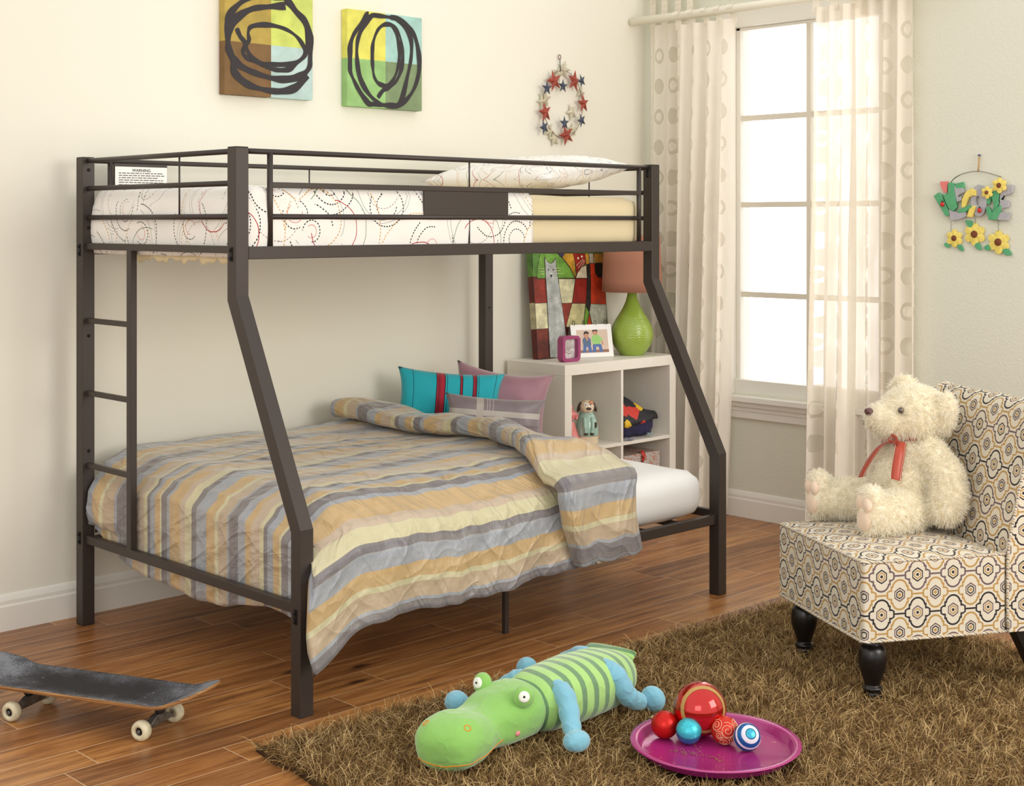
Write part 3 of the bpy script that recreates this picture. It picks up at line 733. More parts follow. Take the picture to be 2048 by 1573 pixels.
# ================================================================ pictures on the left wall
def canvas(name, x0, x1, z0, z1, label, quads, strokes, ox, oz, yb=WL, dep=.04):
    """a stretched canvas: body, painted quarters and brush strokes in one mesh"""
    mb = MB(); mats = []; yf = yb-dep
    cx, cz = quads['c']; cols = quads['q']        # tl, tr, bl, br
    qs = ((x0, cx, cz, z1), (cx, x1, cz, z1), (x0, cx, z0, cz), (cx, x1, z0, cz))
    for k, (a, b, c, d) in enumerate(qs):
        mb.box(a, b, yf, yb-.002, c, d, k)
        m = Mat('canvas_paint', cols[k], .75, .25); f = m.noise(m.coord(), 14, 4)
        l = tuple(min(255, q*1.06+6) for q in cols[k]); dk = tuple(q*.92 for q in cols[k]); c2 = quads['q2'][k]
        m.col(m.mix(m.noise(m.coord(), 4, 2).op('MULTIPLY', .9), m.ramp(f, [(.35, dk), (.65, l)]), c2)); mats.append(m.m)
    mats.append(plain('charcoal_brush_stroke', (52, 48, 50), .7))
    for k, (pts, w) in enumerate(strokes):
        P_ = smooth_pts([(ox+a, oz+b, 0) for a, b in pts], 6)
        P2 = [(min(max(a, x0+.014), x1-.014), min(max(b, z0+.014), z1-.014)) for a, b, _ in P_]
        ws = [w*(1+.22*math.sin(i*.31+k*2)+.12*math.sin(i*.83)) for i in range(len(P2))]
        for i in range(len(P2)-1):
            A_, B_ = P2[max(0, i-1):i+3], ws[max(0, i-1):i+3]; j = i-max(0, i-1)
            t4 = MB().ribbon(A_, B_, lambda a, b: (a, yf-.0007-.0009*k-.000006*i, b)); n4 = len(A_)
            q4 = [t4.v[j], t4.v[j+1], t4.v[n4+j+1], t4.v[n4+j]]; mb.add(q4, [(0, 1, 2, 3)], 4, False)
    o = mb.build(name, mats, fix=False); return tag(o, label, 'painting', 'abstract canvases on the left wall')
canvas('abstract_canvas', .655, 1.078, 1.938, 2.362, 'abstract canvas with tan, lime, brown and pale blue quarters, left of the two',
       dict(c=(.873, 2.148), q=((188,158,76), (206,214,96), (126,92,60), (168,196,190)), q2=((160,146,80), (190,204,120), (116,96,62), (196,214,208))),
       [(A1, .018), (A2, .027)], .87, 2.15)
canvas('abstract_canvas', 1.256, 1.668, 1.926, 2.336, 'abstract canvas with yellow, aqua, green and olive quarters, right of the two',
       dict(c=(1.463, 2.129), q=((222,212,92), (156,204,192), (148,186,116), (122,142,102)), q2=((214,216,112), (176,200,196), (150,192,124), (132,148,112))),
       [(B1, .017), (B2, .021)], 1.465, 2.13)

# ================================================================ star wreath
wr = thing('star_wreath', (2.6, WL-.004, 2.03), 'oval wreath of red, blue and cream metal stars on the left wall', 'wreath')
def star_mb(cx, cz, r, y, rot, dome=.35, ri=.40, tilt=0):
    vs = [(cx, y-r*dome, cz)]
    for k in range(10):
        a = rot+PI/2+k*PI/5; q = r if k % 2 == 0 else r*ri
        vs.append((cx+q*math.cos(a)*(1-tilt), y+q*math.cos(a)*tilt*.6, cz+q*math.sin(a)))
    vs.append((cx, y+.0015, cz))
    return MB().add(vs, [(0, 1+k, 1+(k+1) % 10) for k in range(10)]+[(11, 1+(k+1) % 10, 1+k) for k in range(10)], 0, False)
M_sr = plain('rust_red_tin', (158, 70, 54), .5, .4, noise=.18, nscale=60); M_sb = plain('slate_blue_tin', (74, 80, 96), .5, .4, noise=.25, nscale=60)
M_sw = plain('cream_tin', (206, 198, 172), .6, .3, noise=.08, nscale=60); M_wire = plain('rust_wire', (110, 62, 46), .5, .4, .4)
rs = random.Random(4)
for lst, mt, yy in ((WHITE, M_sw, WL-.010), (RED, M_sr, WL-.030), (BLUE, M_sb, WL-.038)):
    for i, (a, b, r_) in enumerate(lst):
        q = r_*1.45 if mt is M_sr else r_*1.5
        star_mb(2.6+a, 2.03+b, q, yy, rs.uniform(-.5, .5), tilt=rs.uniform(0, .15)).build('star', mt, wr)
ring = [(2.6-.012+.137*math.cos(t)*(1), WL-.02, 2.03-.02+.165*math.sin(t)) for t in [2*PI*k/48 for k in range(48)]]
MB().tube(ring, .0013, 6, closed=True).build('wire_ring', M_wire, wr)
MB().tube([(2.576, WL-.012, 2.175), (2.574, WL-.012, 2.232)], .0022, 6).build('hanging_wire', M_sb, wr)
MB().tube([(2.574+.009*math.cos(t), WL-.010, 2.241+.011*math.sin(t)) for t in [2*PI*k/16 for k in range(16)]], .0018, 6, closed=True).build('hanging_loop', M_wire, wr)

# ================================================================ welcome sign on the window wall
sg = thing('welcome_sign', (WR-.012, -.4, 1.45), 'painted sign spelling WELCOME with garden flowers and three hanging blooms', 'sign')
def SP(a, b, d): return (WR-.001-d, -.4-a, 1.45+b)
M_gr = plain('green_sign_paint', (92, 168, 120), .6, .3, noise=.06, nscale=60); M_gy = plain('grey_sign_paint', (176, 174, 178), .65, .3, noise=.05, nscale=60)
M_ye = plain('yellow_sign_paint', (238, 216, 112), .6, .3, noise=.06, nscale=60); M_pk = plain('pink_sign_paint', (226, 128, 122), .6)
M_br = plain('brown_flower_centre', (120, 66, 36), .7, noise=.3, nscale=200); M_rd = plain('ladybird_red', (196, 34, 26), .3, .6); M_bk = plain('black_paint', (24, 22, 22), .5)
def sgp(key, name, mat, d0=.006, d1=.022): return MB().prism(SIGN[key], SP, d0, d1).build(name, mat, sg, bevel=.002)
for k, n, m_, d in (('Wl','letter_stroke',M_gr,(.008,.022)), ('W','letter_w',M_gr,(.006,.024)), ('L','letter_base',M_gy,(.007,.021)), ('E1','letter_e',M_gy,(.008,.022)), ('E1g','letter_top',M_gr,(.007,.019)),
                   ('leafm','painted_leaf',M_gr,(.010,.0225)), ('O','letter_o',M_gy,(.004,.018)), ('C','letter_c',M_ye,(.010,.026)), ('Cb','letter_tail',M_ye,(.010,.026)), ('E2','letter_e',M_gy,(.006,.021)), ('bf','butterfly',M_pk,(.010,.02))):
    if k == 'O':
        outer = [Vector((a, b, 0)) for a, b in SIGN['O']]; hole = SIGN['Ohole']
        # ring letter: outline with the hole bridged in
        o_ = SIGN['O']; mbq = MB(); n1 = 24; cx, cz = .004, .076
        ro = [(cx+.036*math.cos(t)+.004, cz+.068*math.sin(t)) for t in [2*PI*i/n1 for i in range(n1)]]; ri_ = [(cx+.010*math.cos(t), cz+.020*math.sin(t)) for t in [2*PI*i/n1 for i in range(n1)]]
        vv = [SP(a+.004, b, d_) for d_ in d for L_ in (ro, ri_) for a, b in L_]; ff = []
        for i in range(n1):
            j = (i+1) % n1; ff += [(i, j, n1+j, n1+i), (2*n1+i, 3*n1+i, 3*n1+j, 2*n1+j), (i, 2*n1+i, 2*n1+j, j), (n1+i, n1+j, 3*n1+j, 3*n1+i)]
        mbq.add(vv, ff, 0, False).build(n, m_, sg, bevel=.0015)
    else: sgp(k, n, m_, *d)
for P4, d4 in (([(.046,.048),(.058,.050),(.072,.030),(.080,.010),(.072,-.005),(.060,-.005),(.050,.030)], .024), ([(.118,.058),(.114,.035),(.104,.012),(.094,-.006),(.068,-.006),(.076,.022),(.095,.045)], .027), ([(.084,.122),(.100,.122),(.115,.109),(.110,.075),(.094,.040),(.080,.015),(.072,.02),(.082,.06),(.070,.090)], .021), ([(.044,.080),(.046,.105),(.055,.122),(.070,.122),(.078,.105),(.070,.088),(.062,.062),(.050,.058)], .017)):
    MB().prism(P4, SP, .006, d4).build('leaf_blade', M_gr, sg, bevel=.0025)
def flower(cx, cz, r, d, par, np_=6):
    mb = MB(); vs = [SP(cx, cz, d+.010)]; N_ = np_*8
    for k in range(N_):
        t = 2*PI*k/N_+PI/2; q = r*(.70+.30*abs(math.cos(np_*(t-PI/2)/2))**.8); vs.append(SP(cx+q*math.cos(t), cz+q*math.sin(t), d+.004))
    for k in range(N_):
        t = 2*PI*k/N_+PI/2; q = r*(.70+.30*abs(math.cos(np_*(t-PI/2)/2))**.8); vs.append(SP(cx+q*math.cos(t), cz+q*math.sin(t), d))
    mb.add(vs, [(0, 1+k, 1+(k+1) % N_) for k in range(N_)]+[(1+k, 1+N_+k, 1+N_+(k+1) % N_, 1+(k+1) % N_) for k in range(N_)]+[tuple(1+N_+k for k in range(N_))], 0, False)
    f = mb.build('flower', M_ye, par)
    p = SP(cx, cz, d+.008); MB().ball(p, (.006, r*.32, r*.32)).build('flower_centre', M_br, f); return f
for i, (a, b, r_) in enumerate(FLOW): flower(a, b, r_*(1.12), .006 if i < 3 else .026, sg)
for (a0, b0), (a1_, b1_) in LEAV:
    dx, dy = a1_-a0, b1_-b0; L_ = math.hypot(dx, dy); nx, ny = -dy/L_, dx/L_
    pts = [(a0+dx*t+nx*s*math.sin(PI*t**.8)*L_*.30, b0+dy*t+ny*s*math.sin(PI*t**.8)*L_*.30) for s, ts in ((1, [i/8 for i in range(9)]), (-1, [1-i/8 for i in range(1, 8)])) for t in ts]
    MB().prism(pts, SP, .004, .011).build('leaf', M_gr, sg, bevel=.001)
for a, b in LADY:
    l = MB().ball(SP(a, b, .027), (.006, .0095, .0105)).build('ladybird', M_rd, sg)
    MB().ball(SP(a+.001, b+.011, .027), (.004, .004, .004)).tube([SP(a, b+.012, .029), SP(a-.004, b+.019, .029)], .0006, 5).tube([SP(a, b+.012, .029), SP(a+.004, b+.019, .029)], .0006, 5).build('head', M_bk, l)
ch = smooth_pts([(a, b, 0) for a, b in SIGN['chain']], 10); hel = []
for i in range(len(ch)-1):
    for k in range(5):
        t = k/5; a = lerp(ch[i][0], ch[i+1][0], t); b = lerp(ch[i][1], ch[i+1][1], t); w = (i*5+k)*1.3
        hel.append(SP(a+.0015*math.sin(w), b+.0028*math.sin(w), .018+.0028*math.cos(w)))
M_wr2 = plain('dark_twisted_wire', (66, 58, 52), .5, .4, .5)
MB().tube(hel, .0007, 5).build('wire_hanger', M_wr2, sg)
MB().tube([SP(.0085, .2, .017), SP(.0085, .266, .008)], .0022, 6).tube([SP(.011, .2, .015), SP(.0125, .266, .008)], .0015, 6).build('twine', plain('twine', (196, 160, 110), .9), sg)
for a, b0, b1_ in ((-.118, -.012, -.052), (-.006, .006, -.022), (.098, -.006, -.055)):
    MB().tube([SP(a+.003*math.sin(k*1.6), lerp(b0, b1_, k/12), .012+.002*math.cos(k*1.6)) for k in range(13)], .0008, 5).build('wire_link', M_wr2, sg)
o = MB().ball(SP(.0085, .270, .010), .0042).ball(SP(.0150, .269, .008), .0034).build('push_pins', plain('blue_pin', (70, 78, 130), .35), sg); 

# ================================================================ curtains
def sheer(name, col, op):
    m = Mat(name, col, .9, .1); nt = m.nt; uvn = m.n('UVMap'); x, y, _ = m.xyz(uvn.outputs[0])
    px, py = .185, .155
    cx = (x/px); colid = cx.fl(); sy = y/py+colid*.5*0+0.0; row = sy.fl()
    dx = (cx.fr()-.5)*px; dy = (sy.fr()-.5)*py; d = hyp(dx, dy)
    par = ((row+colid)/2).fr().gt(.25)
    ringm = d.band(.023, .040); disc = d.lt(.040)
    mk = par*ringm+(1-par)*disc
    wv = m.noise(m.vec(x*4, y*.6, 0), 6, 3)
    opac = (op+(wv-.5)*.25)*(1-mk)+mk*(op*.50)
    for n_ in list(nt.nodes):
        if n_.type == 'BSDF_PRINCIPLED': pass
    dif = m.n('BsdfDiffuse'); dif.inputs[0].default_value = (*lin(col), 1)
    trl = m.n('BsdfTranslucent'); trl.inputs[0].default_value = (*lin(col), 1)
    tr = m.n('BsdfTransparent'); tr.inputs[0].default_value = (1, .985, .96, 1)
    a = m.n('MixShader'); a.inputs[0].default_value = .22; nt.links.new(dif.outputs[0], a.inputs[1]); nt.links.new(trl.outputs[0], a.inputs[2])
    b = m.n('MixShader'); m.lk(opac, b.inputs[0]); nt.links.new(tr.outputs[0], b.inputs[1]); nt.links.new(a.outputs[0], b.inputs[2])
    nt.links.new(b.outputs[0], nt.nodes['Material Output'].inputs[0]); nt.nodes.remove(m.b)
    return m.m
M_sh = sheer('sheer_cream_curtain', (250, 243, 230), .88)
M_rod = plain('cream_rod_paint', (238, 232, 214), .5)
rod = MB().tube([(3.10, -.34, 2.462), (3.10, 1.44, 2.462)], .021, 20).build('curtain_rod', M_rod); 
tag(rod, 'cream wooden curtain rod across the top of the window', 'curtain rod')
rod2 = MB().tube([(3.165, -.34, 2.60), (3.165, 1.44, 2.60)], .014, 16).build('curtain_rod', M_rod)
tag(rod2, 'thinner rear curtain rod above the cream one, next to the wall', 'curtain rod')
for r_, x, z in ((rod, 3.10, 2.462), (rod2, 3.165, 2.60)):
    for y in (1.40, -.30): MB().tube([(x, y, z), (WR, y, z)], .008, 8).build('rod_bracket', M_rod, r_)
def curtain(y0, y1, yb0, yb1, ztop, x0, label, nf, full, tabz, tabx, seed=0, amp=.026, gather=None):
    """y0..y1 at the heading, yb0..yb1 at the hem"""
    zb = .035; root = thing('curtain', (x0, (y0+y1)/2, ztop), label, 'curtain', 'sheer curtains at the window')
    def fn(u, v):
        z = lerp(ztop, zb, v); a = lerp(y0, yb0, v**1.2); b = lerp(y1, yb1, v**1.2)
        ph = u*nf*2*PI+seed; am = amp*(.55+.6*min(1, v*2.2))*(1+.35*math.sin(u*9+seed*2))
        y = lerp(a, b, u)+.012*math.cos(ph)*(v**.5)+.008*math.sin(v*5+u*7+seed)*v
        x = x0+am*math.sin(ph)+.012*math.sin(2.3*ph+v*3)*min(1, v*2)
        return (min(x, WR-.022), y, z)
    W_ = abs(y1-y0)*full
    MB().grid(fn, nf*16+1, 40, 0, lambda u, v: (u*W_+seed*.13, (1-v)*(ztop-zb))).build('sheer_panel', M_sh, root, fix=False)
    hd = MB().grid(lambda u, v: tuple(Vector(fn(u, v*.030))+Vector((-.0015, 0, .0))), nf*16+1, 3, 0, lambda u, v: (0, 0)); hd.build('heading_band', M_sh, root, fix=False)
    nt_ = max(2, int(abs(y1-y0)/.085))
    for k in range(nt_+1):
        u = (k+.12)/(nt_+.24); p = Vector(fn(u, 0)); r_ = .025 if tabx < 3.13 else .017
        path = [(p.x, tabz-r_), (tabx-r_, tabz), (tabx-r_*.7, tabz+r_*.7), (tabx, tabz+r_), (tabx+r_*.7, tabz+r_*.7), (tabx+r_, tabz), (p.x+.004, tabz-r_-.006), (p.x+.003, p.z-.02)]
        path = [(p.x, p.z-.02)]+path
        mb = MB(); vs = []
        for x, z in path: vs += [(x, p.y-.018, z), (x, p.y+.018, z)]
        mb.add(vs, [(2*i, 2*i+1, 2*i+3, 2*i+2) for i in range(len(path)-1)]); mb.build('tab', M_sh, root, fix=False)
    return root
curtain(1.385, 1.11, 1.40, 1.12, 2.44, 3.165, 'sheer dotted curtain panel at the far left, next to the room corner', 3, 2.0, 2.60, 3.165, 1)
curtain(1.15, .800, 1.19, .86, 2.415, 3.10, 'sheer dotted curtain panel touching the left side of the window', 4, 1.9, 2.462, 3.10, 2)
curtain(.335, .13, .385, .15, 2.415, 3.10, 'sheer dotted curtain panel hanging over the right half of the window panes', 3, 1.9, 2.462, 3.10, 3)
curtain(.17, -.125, .19, -.135, 2.44, 3.165, 'sheer dotted curtain panel right of the window, nearest the welcome sign', 4, 1.9, 2.60, 3.165, 4)

# ================================================================ bookcase
M_bk_w = plain('white_laminate', (236, 230, 218), .45, .4, noise=.02, nscale=6)
bc = thing('bookcase', (2.60, 1.255, 0), 'white four-cube bookcase in the corner behind the bed', 'bookcase')
BX0, BX1, BY0, BY1, BZ = 2.205, 2.985, 1.06, 1.435, .79
def bp(a, n): return MB().box(*a).build(n, M_bk_w, bc, bevel=.0015)
bp((BX0, BX1, BY0, BY1, BZ-.048, BZ), 'top_panel'); bp((BX0, BX1, BY0, BY1, 0, .048), 'bottom_panel')
bp((BX0, BX0+.045, BY0, BY1, .048, BZ-.048), 'side_panel'); bp((BX1-.045, BX1, BY0, BY1, .048, BZ-.048), 'side_panel')
bp((2.587, 2.603, BY0+.002, BY1, .048, BZ-.048), 'divider'); bp((BX0+.045, 2.587, BY0+.002, BY1, .387, .403), 'shelf'); bp((2.603, BX1-.045, BY0+.002, BY1, .387, .403), 'shelf')

# leaning painting of cats
th = .085; cp = thing('cat_painting', (2.57, 1.37, BZ), 'colourful painting of tall stylised cats leaning on the bookcase top', 'painting')
M_cv = plain('canvas_side_paint', (96, 34, 24), .7, noise=.3, nscale=10)
def CP(a, b, d=0):  # in-plane a, b; d out of the face
    return (2.34+a, 1.335+b*math.sin(th)-d*math.cos(th), BZ+.001+b*math.cos(th)+d*math.sin(th))
mb = MB(); CW0, CW1, CH = -.030, .468, .60
seg = [(0, .1425, 0), (.1425, .266, 1), (.266, .39, 0), (.39, CH, 2)]
for a, b, mi in seg:
    vs = [CP(x, z, d) for x in (CW0, CW1) for z in (a, b) for d in (0, -.035)]
    mb.add(vs, [(0,1,3,2),(4,6,7,5),(0,4,5,1),(2,3,7,6),(0,2,6,4),(1,5,7,3)], mi, False)
def paint(col, v=.25, sc=18):
    m = Mat('oil_paint', col, .5, .35); f = m.noise(m.coord(), sc, 5, .65)
    m.col(m.ramp(f, [(.3, tuple(c*(1-v) for c in col)), (.55, col), (.75, tuple(min(255, c*(1+v*.6)+12) for c in col))])); return m.m
mats = [paint((92, 34, 24)), paint((184, 176, 140)), paint((84, 128, 52))]
cc = dict(green=(110,158,62), greenL=(96,140,60), cat=(176,180,176), redA=(140,46,30), creamA=(214,208,168), redB=(112,44,32), creamB=(206,202,164), redC=(136,50,34), creamC=(202,192,140), redD=(140,36,24),
          creamD=(216,200,168), ochre=(196,146,48), redE=(146,34,26), black=(44,36,32), orange=(208,66,32), dark=(34,28,28), ochre2=(186,136,50), grey2=(168,164,146), ochre3=(196,146,52), greenS=(120,162,60), orS=(214,74,30), greyR=(188,186,164), blue=(66,56,96))
order = ['greenL','green','redA','creamA','redB','creamB','redC','creamC','redD','creamD','ochre','redE','orange','dark','ochre2','grey2','ochre3','greyR','greenS','orS','black','blue','cat']
ik = len(mats); mats.append(plain('dark_outline', (40, 32, 30), .6)); 
for i, k in enumerate(order):
    mats.append(paint(cc[k])); e = .0006+.00012*i
    P_ = [(max(a, CW0), b) for a, b in CATS[k]]
    mb.poly(P_, lambda a, b, e=e: CP(a, b, e), len(mats)-1)
    mb.ribbon(P_+[P_[0]], .0028, lambda a, b, e=e: CP(a, b, e+.00006), ik)
for (a, b) in CEYE[:2]: mb.poly([(a+.0035*math.cos(t), b+.0045*math.sin(t)) for t in [PI*k/5 for k in range(10)]], lambda a, b: CP(a, b, .0045), ik)
a, b = CEYE[2]; mb.poly([(a-.008, b+.007), (a+.008, b+.007), (a+.001, b-.008)], lambda a, b: CP(a, b, .0045), ik)
iw = len(mats); mats.append(plain('cream_whisker', (232, 222, 190), .6))
for (a, b) in CEYE[3:5]: mb.poly([(a+.006*math.cos(t), b+.006*math.sin(t)) for t in [PI*k/5 for k in range(10)]], lambda a, b: CP(a, b, .0045), iw)
for dz in (0, -.012, -.024):
    mb.ribbon([(.012, .427+dz*1.1), (.045, .425+dz)], .0016, lambda a, b: CP(a, b, .0045), iw)
    mb.ribbon([(.105, .425+dz), (.155, .427+dz*1.1)], .0016, lambda a, b: CP(a, b, .0045), iw)
for k in range(3): 
    mb.ribbon([(.265+.012*k, .435-.012*k), (.315+.006*k, .466-.004*k)], .0018, lambda a, b: CP(a, b, .0045), iw); mb.ribbon([(.36, .462-.006*k), (.405, .466-.010*k)], .0016, lambda a, b: CP(a, b, .0045), iw)
o = mb.build('painted_canvas', mats, cp, fix=False)

# pink cube frame
def rrect(w, h, r, n=6):
    out = []
    for cx, cy, a0 in ((w/2-r, h/2-r, 0), (-w/2+r, h/2-r, PI/2), (-w/2+r, -h/2+r, PI), (w/2-r, -h/2+r, 3*PI/2)):
        out += [(cx+r*math.cos(a0+PI/2*k/n), cy+r*math.sin(a0+PI/2*k/n)) for k in range(n+1)]
    return out
pf = thing('framed_portrait', (2.352, 1.175, BZ), 'small pink rounded cube frame with a black and white portrait', 'photo frame', rz=-.12)
M_pf = plain('pink_gloss_plastic', (158, 62, 112), .3, .5)
W_, H_, D_ = .106, .120, .042
ou, inn = rrect(W_, H_, .022), rrect(W_-.030, H_-.030, .012); n_ = len(ou)
vv = [(a, y, b+H_/2) for y in (-D_/2, D_/2) for L_ in (ou, inn) for a, b in L_]; ff = []
for i in range(n_):
    j = (i+1) % n_; ff += [(i, j, n_+j, n_+i), (2*n_+i, 3*n_+i, 3*n_+j, 2*n_+j), (i, 2*n_+i, 2*n_+j, j), (n_+i, n_+j, 3*n_+j, 3*n_+i)]
MB().add(vv, ff, 0, False).build('frame', M_pf, pf, W=False, bevel=.0015)
M_bw = Mat('portrait_print', (225, 220, 214), .4); q = M_bw.noise(M_bw.coord(), 24, 2); M_bw.col(M_bw.ramp(q, [(.35, (176,170,166)), (.6, (236,232,228))]))
ph = MB().box(-W_/2+.012, W_/2-.012, .004, .008, .012, H_-.012).build('portrait_photo', M_bw.m, pf, W=False)
M_gk = plain('print_grey', (96, 88, 86), .6); M_lg = plain('print_light_grey', (170, 160, 156), .6)
mb = MB(); F = lambda a, b: (a, .0036, b)
mb.ribbon([(-.036, .096), (-.028, .100), (-.016, .095)], .003, F, 0); mb.ribbon([(-.035, .088), (-.026, .084), (-.018, .088)], .0025, F, 0); mb.ribbon([(-.002, .086), (-.006, .066), (.002, .058), (.010, .062)], .002, F, 1)
mb.ribbon([(-.018, .046), (-.006, .038), (.010, .036), (.022, .046)], .003, F, 0); mb.ribbon([(-.016, .048), (.004, .048), (.020, .049)], .002, F, 1); mb.ribbon([(-.038, .06), (-.034, .03), (-.02, .018)], .003, F, 1); mb.ribbon([(-.04, .11), (-.03, .114), (-.012, .112)], .006, F, 0)
mb.build('portrait_drawing', [M_gk, M_lg], ph, W=False, fix=False)

# spiral-bound photo stand with two seated children
sf = thing('photo_calendar', (2.585, 1.235, BZ), 'white ring-bound photo stand showing two seated children in jeans', 'photo frame', rz=-.36)
M_wh = plain('white_card', (244, 242, 238), .5); M_pb = plain('print_pink_wall', (214, 190, 172), .5)
tl_ = .22
def SF(a, b, d=0): return (a, b*math.sin(tl_)-d*math.cos(tl_), b*math.cos(tl_)+d*math.sin(tl_)+.001)
def slab(mb, x0, x1, z0, z1, d0, d1, m=0): return mb.add([SF(x, z, d) for x in (x0, x1) for z in (z0, z1) for d in (d0, d1)], [(0,1,3,2),(4,6,7,5),(0,4,5,1),(2,3,7,6),(0,2,6,4),(1,5,7,3)], m, False)
slab(MB(), -.108, .108, 0, .158, -.002, .002).build('front_card', M_wh, sf, W=False)
MB().add([(x, y, z) for x, y, z in ((-.108, .036, .152), (.108, .036, .152), (.108, .098, .001), (-.108, .098, .001), (-.108, .039, .152), (.108, .039, .152), (.108, .101, .001), (-.108, .101, .001))], [(0,1,2,3),(7,6,5,4),(0,4,5,1),(2,6,7,3),(1,5,6,2),(0,3,7,4)], 0, False).build('back_card', plain('grey_card', (120, 112, 104), .7), sf, W=False)
pp = slab(MB(), -.080, .084, .022, .132, .002, .003).build('photo_print', M_pb, sf, W=False)
mb = MB(); cl = [plain('print_denim', (84, 112, 168), .6), plain('print_skin', (198, 146, 116), .6), plain('print_hair', (48, 34, 30), .6), plain('print_lime_shirt', (156, 204, 120), .6), plain('print_grey_shirt', (92, 112, 140), .6), plain('print_brown_ground', (150, 112, 92), .6)]
def bl(pts, m, e): mb.poly(pts, lambda a, b: SF(a, b, .0032+e*.00012), m)
cir = lambda cx, cy, rx, ry=None: [(cx+rx*math.cos(PI*k/8), cy+(ry or rx)*math.sin(PI*k/8)) for k in range(16)]
bl([(-.080, .022), (.084, .022), (.084, .036), (-.080, .034)], 5, 0)
bl([(-.052, .040), (-.058, .024), (-.040, .023), (-.034, .050), (-.026, .050), (-.024, .023), (-.006, .023), (-.010, .058), (-.050, .060)], 0, 1)
bl([(-.050, .058), (-.052, .084), (-.040, .100), (-.020, .100), (-.008, .085), (-.008, .058)], 4, 2); bl(cir(-.030, .105, .012, .014), 1, 3); bl([(-.044, .108), (-.040, .122), (-.028, .126), (-.016, .120), (-.016, .110), (-.030, .116)], 2, 4); bl([(-.034,.088),(-.022,.096),(-.020,.084),(-.030,.080)], 1, 4)
bl([(.000, .060), (-.002, .024), (.014, .023), (.018, .050), (.030, .050), (.036, .023), (.052, .024), (.046, .060), (.024, .068)], 0, 3)
bl([(.002, .062), (-.004, .092), (.010, .108), (.032, .108), (.050, .092), (.056, .078), (.048, .074), (.042, .084), (.042, .062)], 3, 4); bl(cir(.018, .118, .013, .013), 1, 5); bl([(.004, .120), (.006, .131), (.030, .131), (.032, .120), (.018, .127)], 2, 6); bl([(.048, .075), (.055, .078), (.058, .058), (.052, .056)], 1, 5)
mb.build('photo_figures', cl, pp, W=False, fix=False)
for x in (-.09, -.035, .025, .08):
    MB().tube([(x, .036+.013*math.cos(t), .162+.013*math.sin(t)) for t in [-.9+4.9*k/14 for k in range(15)]], .0011, 6).build('binding_ring', M_screw, sf, W=False)

# table lamp
lp = thing('table_lamp', (2.822, 1.20, BZ), 'lime green gourd-shaped ceramic lamp with terracotta drum shade', 'lamp')
m = Mat('lime_crackle_glaze', (146, 172, 60), .18, .6, coat=.3); x, y, z = m.xyz(m.coord())
sp = (z*520+(x.at2(y)*22).sin()*1.2).sin(); nz_ = m.noise(m.coord(), 30, 2); m.col(m.mix(nz_*.35, (150, 176, 66), (172, 192, 90))); m.bump(sp*z.band(.02, .185)+nz_*.3, .35, .0016)
prof = [(0, 0), (.052, 0), (.060, .006), (.064, .010), (.080, .030), (.096, .060), (.1035, .090), (.102, .118), (.092, .150), (.074, .182), (.055, .212), (.040, .240), (.029, .268), (.023, .295), (.020, .330), (.0195, .345), (0, .345)]
prof = [(p[0], p[1]) for p in smooth_pts([(a, b, 0) for a, b in prof[3:-1]], 4)]
MB().lathe([(0, 0), (.056, 0), (.060, .005)]+prof+[(0, .345)], 56, (2.822, 1.20, BZ)).build('lamp_base', m.m, lp)
MB().lathe([(.010, .345), (.010, .39), (.014, .39), (.014, .43), (0, .43)], 20, (2.822, 1.20, BZ)).build('lamp_socket', plain('brass', (150, 120, 70), .35, .5, .8), lp)
m = Mat('terracotta_linen_shade', (196, 140, 116), .9, .1); nt = m.nt
mxs = m.n('MixShader'); mxs.inputs[0].default_value = .35; tls = m.n('BsdfTranslucent'); tls.inputs[0].default_value = (*lin((212, 158, 130)), 1)
m.col(m.mix(m.noise(m.coord(), 12, 2)*.2, (198, 144, 120), (186, 130, 106))); nt.links.new(m.b.outputs[0], mxs.inputs[1]); nt.links.new(tls.outputs[0], mxs.inputs[2]); nt.links.new(mxs.outputs[0], nt.nodes['Material Output'].inputs[0])
shp = [(.159, .315), (.161, .316), (.1595, .40), (.150, .515), (.148, .600), (.146, .600), (.148, .515), (.1575, .40), (.159, .317)]
sh = MB().lathe([(.148, .308), (.1455, .36), (.142, .45), (.137, .58), (.1355, .58), (.1405, .45), (.144, .36), (.1465, .308), (.148, .308)], 64, (2.822, 1.20, BZ)).build('lamp_shade', m.m, lp)
MB().tube([(2.822, 1.20, BZ+.40), (2.822, 1.20, BZ+.575)], .004, 8).tube([(2.69, 1.20, BZ+.565), (2.955, 1.20, BZ+.565)], .002, 6).tube([(2.822, 1.065, BZ+.565), (2.822, 1.335, BZ+.565)], .002, 6).build('shade_spider', M_screw, lp)
MB().ball((2.822, 1.20, BZ+.46), (.028, .028, .036)).build('light_bulb', plain('opal_bulb', (244, 240, 230), .3), lp)
# cord lying on the top
MB().tube(smooth_pts([(2.862, 1.22, BZ+.005), (2.90, 1.20, BZ+.004), (2.935, 1.25, BZ+.004), (2.95, 1.36, BZ+.004)], 6), .0028, 8).build('power_cord', plain('beige_cord', (206, 190, 160), .6), lp)

